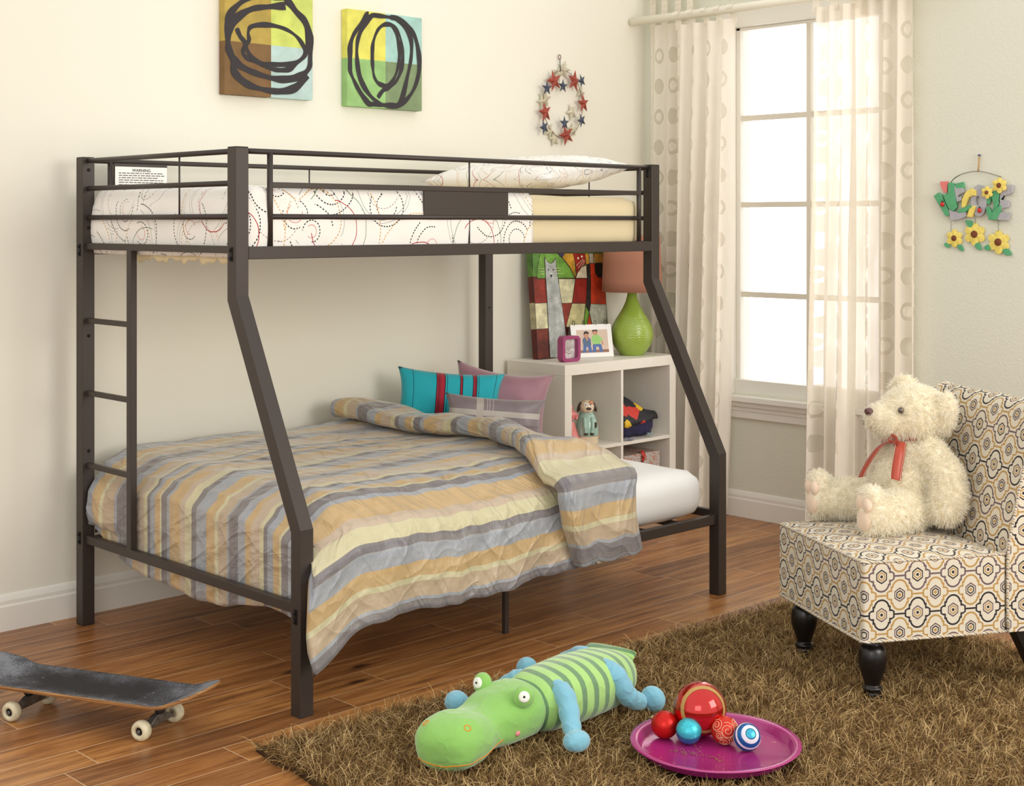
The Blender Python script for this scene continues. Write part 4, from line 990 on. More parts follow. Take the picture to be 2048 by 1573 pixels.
# dog bank figure
M_gl = plain('cream_glaze', (226, 206, 176), .2, .6, coat=.4); M_mint = plain('mint_glaze', (160, 192, 176), .2, .6, coat=.4); M_dkb = plain('brown_glaze', (66, 50, 40), .25, .5); M_org = plain('peach_glaze', (222, 152, 112), .25, .5); M_wg = plain('white_glaze', (240, 238, 230), .25, .5)
dg = thing('dog_figurine', (2.445, 1.15, .403), 'ceramic dog in a mint shirt with brown ears on the middle shelf', 'figurine', rz=-.62)
Dp = [(.0, 0), (.050, 0), (.054, .006), (.054, .030), (.0545, .048), (.0545, .055)]
MB().lathe(Dp+[(0, .055)], 40).build('haunches', M_gl, dg, W=False)
for a0 in (.2, 2.55): MB().ball((.040*math.cos(-a0), .040*math.sin(-a0), .034), (.017, .017, .030), rot=Matrix.Rotation(.2, 3, 'Y')).build('peach_patch', M_org, dg, W=False)
MB().lathe([(.0556, .040), (.0562, .048), (.0555, .07), (.050, .10), (.041, .125), (.033, .142), (.030, .150), (0, .150)], 40).build('mint_shirt', M_mint, dg, W=False)
cm = MB().lathe([(.032, .136), (.0345, .139), (.0325, .147), (.030, .149)], 40).build('collar', M_mint, dg, W=False)
for k in range(9): a = 2*PI*k/9; MB().ball((.0345*math.cos(a), .0345*math.sin(a), .1425), .0018, seg=8, rings=6).build('collar_dot', M_dkb, cm, W=False)
hd = MB().ball((0, -.002, .172), (.036, .034, .034)).ball((0, -.022, .162), (.026, .020, .019)).build('head', M_gl, dg, W=False)
MB().ball((.002, -.0425, .168), (.013, .006, .0065)).build('nose', M_dkb, hd, W=False)
for s_ in (-1, 1):
    MB().ball((s_*.0355, -.002, .172), (.009, .016, .026), rot=Matrix.Rotation(-s_*.35, 3, 'Y')).build('ear', M_dkb, hd, W=False)
    e = MB().ball((s_*.0115, -.030, .186), (.0078, .004, .0078)).build('eye', M_wg, hd, W=False); MB().ball((s_*.0110, -.0335, .186), (.003, .002, .003)).build('pupil', M_bk, e, W=False)
    MB().ball((s_*.014, -.054, .052), (.011, .010, .007)).ball((s_*.014, -.050, .055), (.009,.009,.008)).build('paw', M_dkb, dg, W=False)
    MB().tube(smooth_pts([(s_*.018, -.037, .125), (s_*.018, -.052, .09), (s_*.015, -.054, .058)], 5), [.009]*5+[.009]*5+[.011], 12).build('front_leg', M_mint, dg, W=False)
MB().ball((.015, -.022, .192), (.012, .013, .011)).build('peach_eye_patch', M_org, hd, W=False)
MB().prism([(-.010, .012), (.010, .012), (.010, -.006), (.004, -.014), (-.004, -.014), (-.010, -.006)], lambda a, b, d: (.030+a*.9, -.043-d+.1*b-.3*a, .093+b), 0, .004).build('shirt_pocket', M_dkb, dg, W=False, bevel=.0008)
MB().tube([(-.008, -.040, .156), (-.002, -.0425, .152), (.006, -.042, .156)], .0008, 6).build('mouth', M_dkb, hd, W=False)
# pink figurine half hidden by the bookcase side
M_pg = plain('pink_glaze', (226, 128, 124), .2, .6, coat=.4)
pg = thing('pink_figurine', (2.352, 1.165, .403), 'pink glazed figurine in a long gown, left of the ceramic dog', 'figurine')
pr = smooth_pts([(.052, 0, 0), (.047, .012, 0), (.038, .04, 0), (.026, .08, 0), (.017, .112, 0), (.015, .118, 0), (.020, .126, 0), (.024, .142, 0), (.019, .156, 0), (.010, .164, 0), (.011, .172, 0), (.008, .186, 0), (.003, .198, 0)], 3)
vs_l = [(a, b) for a, b, _ in pr]
def gown(mb, prof, c, nf=9):
    seg_ = 54; vs = []
    for r_, z in prof:
        for k in range(seg_):
            a = 2*PI*k/seg_; q = r_*(1+.10*math.cos(nf*a)*max(0, 1-z/.11)); vs.append((c[0]+q*math.cos(a), c[1]+q*math.sin(a), c[2]+z))
    return mb.add(vs, [(i*seg_+k, i*seg_+(k+1) % seg_, (i+1)*seg_+(k+1) % seg_, (i+1)*seg_+k) for i in range(len(prof)-1) for k in range(seg_)]+[tuple(range(seg_-1, -1, -1)), tuple((len(prof)-1)*seg_+k for k in range(seg_))])
gown(MB(), vs_l, (2.352, 1.165, .403)).build('gown', M_pg, pg)
MB().lathe([(.017, .112), (.0185, .115), (.0175, .121), (.017, .122)], 24, (2.352, 1.165, .403)).build('belt', plain('blue_grey_glaze', (140, 156, 168), .3), pg)
for s_ in (-1, 1): MB().tube(smooth_pts([(2.352+s_*.018, 1.160, .403+.152), (2.352+s_*.027, 1.150, .403+.135), (2.352+s_*.012, 1.143, .403+.122)], 4), .006, 10).build('arm', M_pg, pg)

# backpack lying in the right cube
M_nv = plain('navy_nylon', (50, 48, 84), .6, .35, noise=.08, nscale=30, bump=.3, bscale=40)
bpk = thing('backpack', (2.76, 1.21, .403), 'navy backpack with bright printed front, slumped in the right bookcase cube', 'backpack')
def bpf(u, v):
    """slumped bag: u along X, v around Y-Z section"""
    a = 2*PI*v; x = 2.625+.265*u; h = lerp(.215, .105, sstep(.05, .95, u)); e = (1-abs(2*u-1)**6)**.35
    cy, cz = 1.215, .403+h/2; yy = math.cos(a); zz = math.sin(a)
    yy = abs(yy)**.6*(1 if yy > 0 else -1); zz = abs(zz)**.6*(1 if zz > 0 else -1)
    z_ = max(.4045, cz+zz*h/2*e+.006*wob(u*2, v*3, 2.4, 5)); y_ = cy+yy*.125*e+.006*wob(u, v*2, 2, 1)
    return (x, max(y_, 1.088+max(0, z_-.485)*.75), z_)
weld(MB().grid(bpf, 30, 48).build('bag_body', M_nv, bpk), .0004)
m = Mat('printed_bag_front', (40,40,44), .5, .35); v_ = m.n('TexVoronoi'); v_.voronoi_dimensions = '3D'; v_.inputs['Scale'].default_value = 17; nn_ = m.noise(m.coord(), 9, 2, out='Color')
vm = m.n('VectorMath'); vm.operation = 'MULTIPLY_ADD'; m.lk(nn_, vm.inputs[0]); vm.inputs[1].default_value = (.06, .06, .06); m.lk(m.coord(), vm.inputs[2]); m.lk(vm.outputs[0], v_.inputs['Vector'])
r_, g_, b_ = m.xyz(v_.outputs['Color']); m.col(m.ramp(r_, [(0, (38, 38, 42)), (.38, (214, 190, 146)), (.58, (206, 60, 48)), (.72, (36, 38, 46)), (.86, (226, 186, 50)), (.93, (80, 120, 160))], 'CONSTANT'))
def flap(u, v):
    x = 2.630+.240*u; h = lerp(.222, .118, sstep(.05, .95, u)); t = v
    z = lerp(.403+lerp(.062, .088, u), .403+h, t); y = 1.078+max(0, z-.485)*.75-.008*math.sin(PI*t)
    return (x, y, z+.004*wob(u, v, 4, 2))
o = MB().grid(flap, 24, 16).build('printed_front', m.m, bpk); solid(o, .010, 0)
def strap(pts, w, name, mat, par, th=.003):
    P_ = smooth_pts(pts, 5); mb = MB(); vs = []
    for i, p in enumerate(P_):
        a = Vector(P_[max(0, i-1)]); b = Vector(P_[min(len(P_)-1, i+1)]); d = (b-a).normalized(); sd = d.cross(Vector((0, 0, 1)));
        if sd.length < .1: sd = d.cross(Vector((0, 1, 0)))
        sd.normalize(); vs += [Vector(p)-sd*w/2, Vector(p)+sd*w/2]
    o = mb.add(vs, [(2*i, 2*i+1, 2*i+3, 2*i+2) for i in range(len(P_)-1)]).build(name, mat, par); solid(o, th, 0); return o
strap([(2.64, 1.083, .420), (2.655, 1.066, .411), (2.675, 1.075, .407)], .022, 'webbing_strap', plain('grey_blue_webbing', (110, 116, 150), .6), bpk)
strap([(2.80, 1.083, .425), (2.81, 1.070, .420), (2.83, 1.078, .416)], .014, 'strap_end', plain('pale_blue_tag', (130, 170, 190), .6), bpk)

# gift box in the lower right cube
m = Mat('patterned_box_paper', (190, 184, 172), .35, .5); v_ = m.n('TexVoronoi'); v_.inputs['Scale'].default_value = 95; m.lk(m.coord(), v_.inputs['Vector'])
x, y, z = m.xyz(m.coord()); f = V(m.nt, v_.outputs['Distance'])
c = m.mix(f.band(.36, .46), (204, 201, 194), (128, 98, 78)); c = m.mix((x.ab().lt(.052)*x.ab().gt(.028)), c, (188, 186, 182)); c = m.mix(f.gt(.62), c, (188, 120, 92)); m.col(c)
gb = thing('gift_box', (2.760, 1.20, .048), 'silver patterned gift box with red ribbon loop in the lower right cube', 'box')
MB().box(2.632, 2.888, 1.085, 1.32, .048, .250).build('box_body', m.m, gb, bevel=.001)
MB().box(2.629, 2.891, 1.082, 1.323, .250, .330).build('box_lid', m.m, gb, bevel=.001)
strap([(2.757, 1.078, .20), (2.757, 1.076, .26), (2.760, 1.072, .31), (2.762, 1.082, .338), (2.765, 1.11, .336)], .020, 'ribbon_closure', plain('red_satin', (196, 48, 34), .35, .5), gb, .002)
# ================================================================ shaggy rug
RA = math.radians(-3.9); rc, rsn = math.cos(RA), math.sin(RA)
def RG(a, b, z=0): return (-.235+a*rc-b*rsn*-1*-1, -.125+a*rsn+b*rc, z)
rug = thing('shag_rug', (.9, -1.0, 0), 'large brown shaggy rug under the striped chair and the toys', 'rug')
rug['label'] = 'large brown shaggy rug under the patterned chair and the toys'
RL, RWd = 2.38, 1.85
er = random.Random(5); out = []
def edge_pts(a0, b0, a1, b1, n): return [(lerp(a0, a1, k/n)+er.uniform(-.008, .008), lerp(b0, b1, k/n)+er.uniform(-.008, .008)) for k in range(n)]
outl = edge_pts(0, 0, RL, 0, 40)+edge_pts(RL, 0, RL, -RWd, 30)+edge_pts(RL, -RWd, -.02, -RWd, 40)+edge_pts(-.02, -RWd, 0, 0, 30)
MB().prism(outl, lambda a, b, d: (RG(a, b)[0], RG(a, b)[1], d), .0005, .008).build('rug_backing', plain('dark_brown_rug_backing', (64, 46, 30), .9, .1), rug)
tris = []
for i in range(24):
    for j in range(18):
        a0, a1, b0, b1 = RL*i/24, RL*(i+1)/24, -RWd*j/18, -RWd*(j+1)/18
        p = [RG(a0, b0, .008), RG(a1, b0, .008), RG(a1, b1, .008), RG(a0, b1, .008)]
        tris += [(p[0], p[2], p[1]), (p[0], p[3], p[2])]
def offtray(p): return (np.hypot(p[:,0]-.595, p[:,1]+1.037) > .205)
M_rug = strand_mat('brown_rug_pile', [(0, (88, 62, 36)), (.4, (124, 94, 56)), (.75, (154, 122, 74)), (.92, (188, 156, 102)), (1, (214, 184, 128))], .5, .4, .2)
q = strands('rug_pile', tris, 150000, .060, .0019, M_rug, rug, seed=3, lean=(-.15, -.25, 0), jitter=.45, droop=.42, clump=.55, clump_size=.022, keep=offtray, wloc=tuple(rug.location)); q['kind'] = 'stuff'
q = strands('rug_pile_tips', tris, 42000, .074, .0013, strand_mat('light_rug_tips', [(0, (180, 146, 92)), (1, (226, 196, 140))], .5, .4), rug, seed=9, lean=(-.1, -.3, .2), jitter=.5, droop=.40, clump=.7, clump_size=.03, keep=offtray, wloc=tuple(rug.location)); q['kind'] = 'stuff'

# ================================================================ slipper chair
def ogee_mat():
    m = Mat('cream_upholstery_with_lattice_print', (214, 206, 188), .85, .2, sheen=.1); uvn = m.n('UVMap'); X, Y, _ = m.xyz(uvn.outputs[0])
    cx, cy = .118, .112
    base = m.mix(m.noise(m.vec(X*1, Y*1, 0), 400, 2)*.35, (218, 209, 189), (196, 186, 166))
    DK, GO, MA, CR = (50, 42, 44), (178, 140, 80), (108, 88, 90), (222, 214, 196)
    c = base
    for k, (ox, oy) in enumerate(((0, 0), (.5, .5))):
        u = X/cx+ox; v = Y/cy+oy; col_ = u.fl(); row = v.fl(); x = ((u.fr()-.5)*cx).ab(); y = ((v.fr()-.5)*cy).ab()
        c1 = hyp(x, y-.020)-.0235                       # round lobes above and below
        c2 = (x-.040).mx(y-.0125)                       # stepped shoulders
        c3 = (x*.62+y*1.0)-.033
        c4 = (x-.027).mx(y-.024)
        d = c1.mn(c2.mx(c3)).mn(c4)
        conn = y.lt(.0026)*x.gt(.041)
        line = d.ab().lt(.0027).mx(conn*d.gt(.002))
        alt = (row/2).fr().gt(.25)
        lc = m.mix(alt, DK, MA) if k == 0 else m.mix(alt, GO, GO)
        c = m.mix(line, c, lc)
        h = (x*.87+y*.5).mx(y*1.0); h = (x*.5+y*.87).mx(x)*1.0
        h = h+(x*x)*4
        ringo = h.band(.0148, .0188); ringi = h.band(.0082, .0120); dot = h.lt(.0044); fil = h.lt(.0085)
        if k == 0:
            c = m.mix(ringo, c, m.mix(alt, MA, DK)); c = m.mix(ringi, c, GO); c = m.mix(dot, c, DK)
        else:
            c = m.mix(ringo, c, MA); c = m.mix(ringi, c, DK); c = m.mix(h.lt(.0050), c, GO)
    m.col(c); m.bump(m.noise(m.coord(), 700, 2), .15, .001); return m.m
M_ogee = ogee_mat()
m = Mat('welt_cord_print', (206, 196, 176), .85); x, y, z = m.xyz(m.coord()); f = ((x+y+z*1.3)*26).fr(); n2 = m.noise(m.coord(), 8, 1)
m.col(m.ramp(f, [(0, (214,204,184)), (.34, (58,48,48)), (.44, (214,204,184)), (.66, (176,138,82)), (.76, (214,204,184)), (.93, (112,92,92))], 'CONSTANT')); M_welt = m.m
CHR = -29.4
chair = thing('slipper_chair', (1.218, -1.096, 0), 'armless upholstered chair in cream fabric with brown and gold lattice print', 'chair', rz=math.radians(CHR))
SZ0, SZ1, SD, SW = .20, .435, .475, .57
def cpart(mb, n, mt, par=chair, **k): return mb.build(n, mt, par, W=False, **k)
mb = MB()
def seat_box(mb, x0, x1, y0, y1, z0, z1):
    n = 14
    for z, dome in ((z1, 1), (z0, 0)):
        mb.grid(lambda u, v: (lerp(x0, x1, u), lerp(y0, y1, v), z+dome*.018*(1-(2*u-1)**4)*(1-(2*v-1)**4)), n, n)
    mb.grid(lambda u, v: (x0, lerp(y0, y1, u), lerp(z0, z1, v)), n, 6); mb.grid(lambda u, v: (x1, lerp(y0, y1, u), lerp(z0, z1, v)), n, 6)
    mb.grid(lambda u, v: (lerp(x0, x1, u), y0, lerp(z0, z1, v)), n, 6); mb.grid(lambda u, v: (lerp(x0, x1, u), y1, lerp(z0, z1, v)), n, 6)
    return mb
o = cpart(seat_box(mb, 0, SD, 0, SW, SZ0, SZ1), 'seat', M_ogee, boxuv=1); weld(o); 
def flat_sh(o):
    o.data.polygons.foreach_set('use_smooth', [True]*len(o.data.polygons)); b = o.modifiers.new('bevel', 'BEVEL'); b.width = .010; b.segments = 3; b.limit_method = 'ANGLE'; b.angle_limit = .9; b.harden_normals = True
flat_sh(o)
# backrest profile
bpro = [(.478, SZ0), (.478, .43), (.500, .55), (.530, .68), (.556, .79), (.572, .845), (.590, .872), (.620, .885), (.655, .876), (.682, .85), (.690, .80), (.672, .66), (.650, .50), (.640, .35), (.636, SZ0)]
bp_ = [(a, b) for a, b, _ in smooth_pts([(a, b, 0) for a, b in bpro], 3)]
mb = MB(); nn = len(bp_); ny = 12
vs = [(a, lerp(-.004, SW+.004, k/ny), b) for k in range(ny+1) for a, b in bp_]; uvl_ = []; L = 0; arc = []
for i, (a, b) in enumerate(bp_):
    if i: L += math.hypot(a-bp_[i-1][0], b-bp_[i-1][1])
    arc.append(L)
uvs = [(lerp(-.004, SW+.004, k/ny)+.03, arc[i]+.02) for k in range(ny+1) for i in range(nn)]
mb.add(vs, [(k*nn+i, k*nn+i+1, (k+1)*nn+i+1, (k+1)*nn+i) for k in range(ny) for i in range(nn-1)], 0, True, uvs)
for k, yv in ((0, -.004), (ny, SW+.004)):
    mb.add([(a, yv, b) for a, b in bp_], [tuple(range(nn))], 0, False, [(a, b) for a, b in bp_])
mb.add([(a, y, SZ0) for a in (bp_[0][0], bp_[-1][0]) for y in (-.004, SW+.004)], [(0, 1, 3, 2)], 0, False, [(0, 0), (0, .5), (.15, 0), (.15, .5)])
o = cpart(mb, 'backrest', M_ogee)
# welts
w = .0042
def welt(pts, closed=False): return cpart(MB().tube(pts, w, 8, closed=closed), 'welt_piping', M_welt)
e_ = .003
welt([(SD, e_, SZ1), (.012, e_, SZ1), (e_, .012, SZ1), (e_, SW-.012, SZ1), (.012, SW-e_, SZ1), (SD, SW-e_, SZ1)])
welt([(.475, 0, SZ0+.003), (.01, 0, SZ0+.003), (0, .01, SZ0+.003), (0, SW-.01, SZ0+.003), (.01, SW, SZ0+.003), (.475, SW, SZ0+.003)])
fp_ = [p for p in bp_ if p[1] > SZ0-.001][:nn]
for yv in (-.004, SW+.004): welt([(a, yv, b) for a, b in bp_])
M_leg = plain('black_lacquered_wood', (22, 18, 17), .3, .5)
def turned(x, y):
    pr = smooth_pts([(.030, .205, 0), (.034, .198, 0), (.026, .190, 0), (.027, .180, 0), (.038, .165, 0), (.0425, .140, 0), (.040, .112, 0), (.031, .085, 0), (.0245, .066, 0), (.0235, .058, 0), (.029, .052, 0), (.0295, .046, 0), (.025, .040, 0), (.027, .030, 0), (.0255, .012, 0), (.018, .001, 0)], 4)
    return cpart(MB().lathe([(0, .205)]+[(a, b) for a, b, _ in pr]+[(0, .001)], 32, (x, y, 0)), 'front_leg', M_leg)
turned(.062, .060); turned(.062, SW-.060)
for yv in (.030, SW-.030):
    o = [(.500, .215), (.600, .215), (.650, .04), (.665, .0), (.610, .0), (.560, .10)]
    o = smooth_pts([(a, b, 0) for a, b in o], 1); o = [(a, b) for a, b, _ in o]
    cpart(MB().prism(o, lambda a, b, d: (a, d, b), yv-.022, yv+.022), 'rear_leg', M_leg, bevel=.003)

# ================================================================ teddy bear
BA = math.radians(CHR+180); bo = Vector((1.218, -1.096, 0))+Vector((math.cos(math.radians(CHR)), math.sin(math.radians(CHR)), 0))*.352+Vector((-math.sin(math.radians(CHR)), math.cos(math.radians(CHR)), 0))*.385
SEAT = .449
bear = thing('teddy_bear', (bo.x, bo.y, SEAT), 'large curly cream teddy bear with red ribbon sitting on the patterned chair', 'teddy bear', rz=BA)
RY = lambda a: Matrix.Rotation(a, 3, 'Y'); RZ_ = lambda a: Matrix.Rotation(a, 3, 'Z'); RX = lambda a: Matrix.Rotation(a, 3, 'X')
bd = MB()
bd.ball((-.010, 0, .095), (.110, .122, .095)).ball((-.005, 0, .150), (.106, .118, .118)).ball((-.025, 0, .220), (.092, .112, .085))
bd.ball((-.035, 0, .275), (.066, .078, .05))
bd.ball((-.040, 0, .356), (.112, .110, .094)).ball((.030, 0, .342), (.082, .078, .066)).ball((.082, 0, .352), (.044, .048, .043))
for s_ in (-1, 1):
    # limbs as chains of balls
    def chain(pts):
        for i in range(len(pts)-1):
            (p, r0), (q, r1) = pts[i], pts[i+1]; n = 6
            for k in range(n+1):
                t = k/n; bd.ball(tuple(Vector(p).lerp(Vector(q), t)), lerp(r0, r1, t), seg=18, rings=10)
    chain([((-.045, s_*.092, .245), .048), ((-.068, s_*.142, .185), .052), ((-.068, s_*.158, .120), .057), ((-.058, s_*.155, .085), .054)])
    fx = .205 if s_ > 0 else .235; fy = s_*(.130 if s_ > 0 else .165)
    chain([((.02, s_*.075, .066), .070), ((fx*.55, fy*.85, .066), .066), ((fx-.045, fy, .062), .058)])
    bd.ball((fx-.018, fy, .072), (.034, .048, .070), rot=RZ_(s_*.18)@RY(-.12))
    bd.ball((fx-.020, fy, .125), (.032, .040, .036))
    bd.ball((-.060, s_*.098, .428), (.022, .050, .050), rot=RZ_(-s_*.7)@RX(s_*.35)) if s_ < 0 else bd.ball((-.095, s_*.095, .372), (.030, .034, .070), rot=RX(-.2))
body = bd.build('body', plain('cream_plush_skin', (244, 234, 210), .9, .1), bear, W=False)
rm = body.modifiers.new('remesh', 'REMESH'); rm.mode = 'VOXEL'; rm.voxel_size = .009; rm.use_smooth_shade = True
smm = body.modifiers.new('smooth', 'SMOOTH'); smm.factor = .6; smm.iterations = 6
bpy.context.view_layer.update()
tr_ = mesh_tris(body)
M_fur = strand_mat('cream_plush_fur', [(0, (244, 236, 214)), (.5, (252, 247, 232)), (1, (255, 253, 246))], .6, .35, .4)
soles = [((.205+.012, .130, .075), .062), ((.235+.012, -.165, .075), .062)]
def nofur(p):
    k = np.ones(len(p), dtype=bool)
    for c_, r_ in soles:
        k &= ~((np.linalg.norm((p-np.array(c_))*np.array([1, 1.25, .85]), axis=1) < .050) & (p[:,0] > c_[0]-.012))
    return k
q = strands('fur', tr_, 75000, .017, .0016, M_fur, bear, seed=4, jitter=.65, droop=.15, clump=.55, clump_size=.011, keep=nofur, wloc=None); q['kind'] = 'stuff'
M_vel = plain('peach_velvet', (232, 208, 184), .85, .15, sheen=.4)
for (cx, cy, cz), r_ in soles:
    MB().ball((cx-.006, cy, cz-.022), (.016, .038, .034)).ball((cx-.006, cy-.020, cz+.030), (.015, .020, .024)).ball((cx-.006, cy+.020, cz+.030), (.015, .020, .024)).build('foot_pad', M_vel, bear, W=False)
M_nose = plain('brown_glossy_nose', (86, 40, 34), .15, .7, coat=.5)
MB().ball((.124, 0, .374), (.013, .018, .013)).build('nose', M_nose, bear, W=False)
for s_ in (-1, 1):
    e = MB().ball((.050, s_*.072, .384), (.010, .010, .011)).build('eye', plain('amber_eye', (84, 46, 24), .1, .8, coat=1), bear, W=False)
    MB().ball((.0555, s_*.0770, .384), (.006, .006, .0065)).build('pupil', plain('black_eye', (8, 6, 6), .08, .8, coat=1), e, W=False)
M_rib = plain('red_satin_ribbon', (172, 62, 34), .4, .5, sheen=.3); M_stt = plain('white_stitching', (240, 228, 214), .7)
rb = MB()
ring_ = [(-.030+.078*math.cos(t), .082*math.sin(t), .288+.010*math.cos(t)) for t in [2*PI*k/40 for k in range(41)]]
def band_(mb, pts, wv, uvw=None):
    vs = []
    for i, p in enumerate(pts):
        vs += [Vector(p)-Vector(wv[i] if isinstance(wv, list) else wv), Vector(p)+Vector(wv[i] if isinstance(wv, list) else wv)]
    return mb.add(vs, [(2*i, 2*i+1, 2*i+3, 2*i+2) for i in range(len(pts)-1)])
band_(rb, ring_, (0, 0, .013)); rbo = rb.build('neck_ribbon', M_rib, bear, W=False); solid(rbo, .0015, 0)
tail1 = smooth_pts([(.046, .068, .285), (.066, .094, .258), (.082, .108, .220), (.092, .116, .186), (.094, .118, .172)], 5)
tail2 = smooth_pts([(.060, .030, .285), (.090, .012, .262), (.112, -.010, .22), (.125, -.03, .18), (.130, -.04, .155)], 5)
for tl2, wv in ((tail1, (.0150, -.007, .004)), (tail2, (-.004, .014, .004))):
    t_ = band_(MB(), tl2, wv).build('ribbon_tail', M_rib, rbo, W=False); solid(t_, .0015, 0)
    for s_ in (-1, 1):
        st = MB()
        for i in range(0, len(tl2)-1): 
            p = Vector(tl2[i])+Vector(wv)*s_*.88+Vector((.0022, .0012, .0008)); st.ball(p, .0011, seg=6, rings=4); p2 = (Vector(tl2[i])+Vector(tl2[i+1]))/2+Vector(wv)*s_*.88+Vector((.0022, .0012, .0008)); st.ball(p2, .0011, seg=6, rings=4)
        st.build('edge_stitching', M_stt, rbo, W=False)
for s_, yy in ((1, .075), (-1, -.02)):
    lp_ = smooth_pts([(.064, .040, .288), (.075, .040+(yy-.04)*.6, .300), (.070, .040+(yy-.04)*1.4, .292), (.072, .040+(yy-.04)*.8, .278), (.064, .040, .284)], 5)
    t_ = band_(MB(), lp_, (.003, 0, .010)).build('ribbon_loop', M_rib, rbo, W=False); solid(t_, .0015, 0)
t_ = MB().ball((.068, .040, .286), (.010, .012, .012)).build('ribbon_knot', M_rib, rbo, W=False)

# ================================================================ crocodile toy
M_cg = plain('apple_green_plush', (140, 192, 98), .9, .15, noise=.05, nscale=40, bump=.25, bscale=26, sheen=.5)
m = Mat('striped_green_plush', (160,200,110), .9, .15, sheen=.5); uvn = m.n('UVMap'); x, y, _ = m.xyz(uvn.outputs[0]); f = ((x+(m.noise(m.coord(), 6, 2)-.5)*.012)/.042).fr()
m.col(m.mix(f.lt(.42), (166, 208, 122), (108, 144, 104))); r1 = 1-((m.noise(m.coord(), 9, 2, .4)-.5)*2).ab(); m.bump(m.noise(m.coord(), 12, 3)+r1.op('POWER', 4)*.6, .45, .012); M_cs = m.m
def plush(name, col, sc):
    m = Mat(name, col, .9, .15, sheen=.5); f = m.noise(m.coord(), 40, 3); m.col(m.mix(f*.3, col, tuple(c*.9 for c in col)))
    r1 = 1-((m.noise(m.coord(), sc, 2, .4)-.5)*2).ab(); m.bump(r1.op('POWER', 4)*.8+m.noise(m.coord(), sc*.6, 3)+m.noise(m.coord(), 300, 2)*.12, .32, .012); return m.m
M_cg = plush('apple_green_plush_cloth', (140, 192, 98), 13); M_cb = plush('sky_blue_plush_cloth', (128, 186, 206), 24)
croc = thing('plush_crocodile', (.45, -.57, 0), 'long green striped plush crocodile with blue legs lying on the rug', 'plush toy')
def loft(secs, seg=32, nsub=6, sq_=.85, cap=True, wr=.003, seed=0):
    """secs: (x, y, z, half width, half height); returns builder and a surface function"""
    S_ = [Vector((*s[:3],)) for s in secs]; c_ = smooth_pts(secs_ := [s[:3] for s in secs], nsub); wh = smooth_pts([(s[3], s[4], 0) for s in secs], nsub)
    N_ = len(c_); vs = []; uvs = []; L = 0; surf = []
    for i in range(N_):
        a = Vector(c_[max(0, i-1)]); b = Vector(c_[min(N_-1, i+1)]); t = (b-a); t.z *= .3; t.normalize(); sd = Vector((0, 0, 1)).cross(t).normalized(); up = t.cross(sd)
        if i: L += (Vector(c_[i])-Vector(c_[i-1])).length
        row = []
        for k in range(seg):
            an = 2*PI*k/seg; ca, sa = math.cos(an), math.sin(an); ca = abs(ca)**sq_*(1 if ca > 0 else -1); sa = abs(sa)**sq_*(1 if sa > 0 else -1)
            f = 1+wr*20*wob(L*2, an*.25, 3.2, seed)*.35
            p = Vector(c_[i])+sd*(ca*wh[i][0]*f)+up*(sa*wh[i][1]*f); row.append(p); vs.append(p); uvs.append((L, an/6))
        surf.append(row)
    fs = [(i*seg+k, (i+1)*seg+k, (i+1)*seg+(k+1) % seg, i*seg+(k+1) % seg) for i in range(N_-1) for k in range(seg)]
    mb = MB().add(vs, fs, 0, True, uvs)
    if cap: 
        for i in (0, N_-1):
            mb.add([c_[i]]+surf[i], [(0, 1+k, 1+(k+1) % seg) for k in range(seg)], 0, True, [(0 if i == 0 else L, 0)]*(seg+1))
    def at(s, an): 
        f = min(N_-1.001, max(0, s*(N_-1))); i = int(f); f -= i; g = (an % 360)/360*seg; k = int(g) % seg; g -= int(g); k2 = (k+1) % seg
        return surf[i][k].lerp(surf[i][k2], g).lerp(surf[i+1][k].lerp(surf[i+1][k2], g), f)
    return mb, at
bsec = [(.34,-.566,.095,.070,.055),(.37,-.567,.098,.096,.074),(.42,-.570,.102,.108,.082),(.52,-.572,.105,.113,.086),(.62,-.565,.104,.110,.084),(.69,-.545,.10,.102,.078),(.74,-.515,.09,.090,.066),(.785,-.485,.080,.072,.048),(.81,-.468,.075,.066,.034)]
mb, bat = loft(bsec, wr=.0025, seed=2); mb.build('body', M_cs, croc)
tsec = [(.80,-.470,.077,.066,.036),(.818,-.448,.080,.072,.026),(.838,-.430,.090,.080,.018),(.868,-.418,.106,.086,.013),(.880,-.415,.110,.086,.010)]
mb, _ = loft(tsec, wr=.001, seed=3); mb.build('tail', M_cs, croc)
hsec = [(-.022,-.636,.070,.020,.015),(-.016,-.633,.073,.056,.040),(.006,-.622,.079,.082,.060),(.045,-.604,.084,.094,.069),(.090,-.590,.083,.094,.066),(.135,-.578,.080,.086,.057),(.175,-.571,.082,.085,.057),(.225,-.567,.090,.097,.068),(.285,-.566,.098,.102,.075),(.335,-.566,.098,.094,.070),(.365,-.567,.095,.072,.052)]
mb, hat = loft(hsec, wr=.0035, seed=5); hdo = mb.build('head', M_cg, croc)
M_ory = plain('orange_stitching', (226, 140, 40), .8)
ml = smooth_pts([(.78, 352, 0), (.60, 346, 0), (.40, 338, 0), (.22, 334, 0), (.12, 330, 0), (.075, 312, 0), (.065, 285, 0), (.065, 255, 0), (.075, 228, 0), (.12, 210, 0), (.22, 206, 0), (.40, 202, 0), (.60, 194, 0)], 8)
MB().tube([tuple(hat(a_, b_)) for a_, b_, _ in ml], .0017, 6).build('mouth_line', M_ory, hdo)
def tor(c, n, R_, r_, mat, name, par):
    rot = Vector((0, 0, 1)).rotation_difference(Vector(n).normalized()).to_matrix()
    return MB().tube([tuple(Vector(c)+rot@Vector((R_*math.cos(t), R_*math.sin(t), 0))) for t in [2*PI*k/20 for k in range(20)]], r_, 6, closed=True).build(name, mat, par)
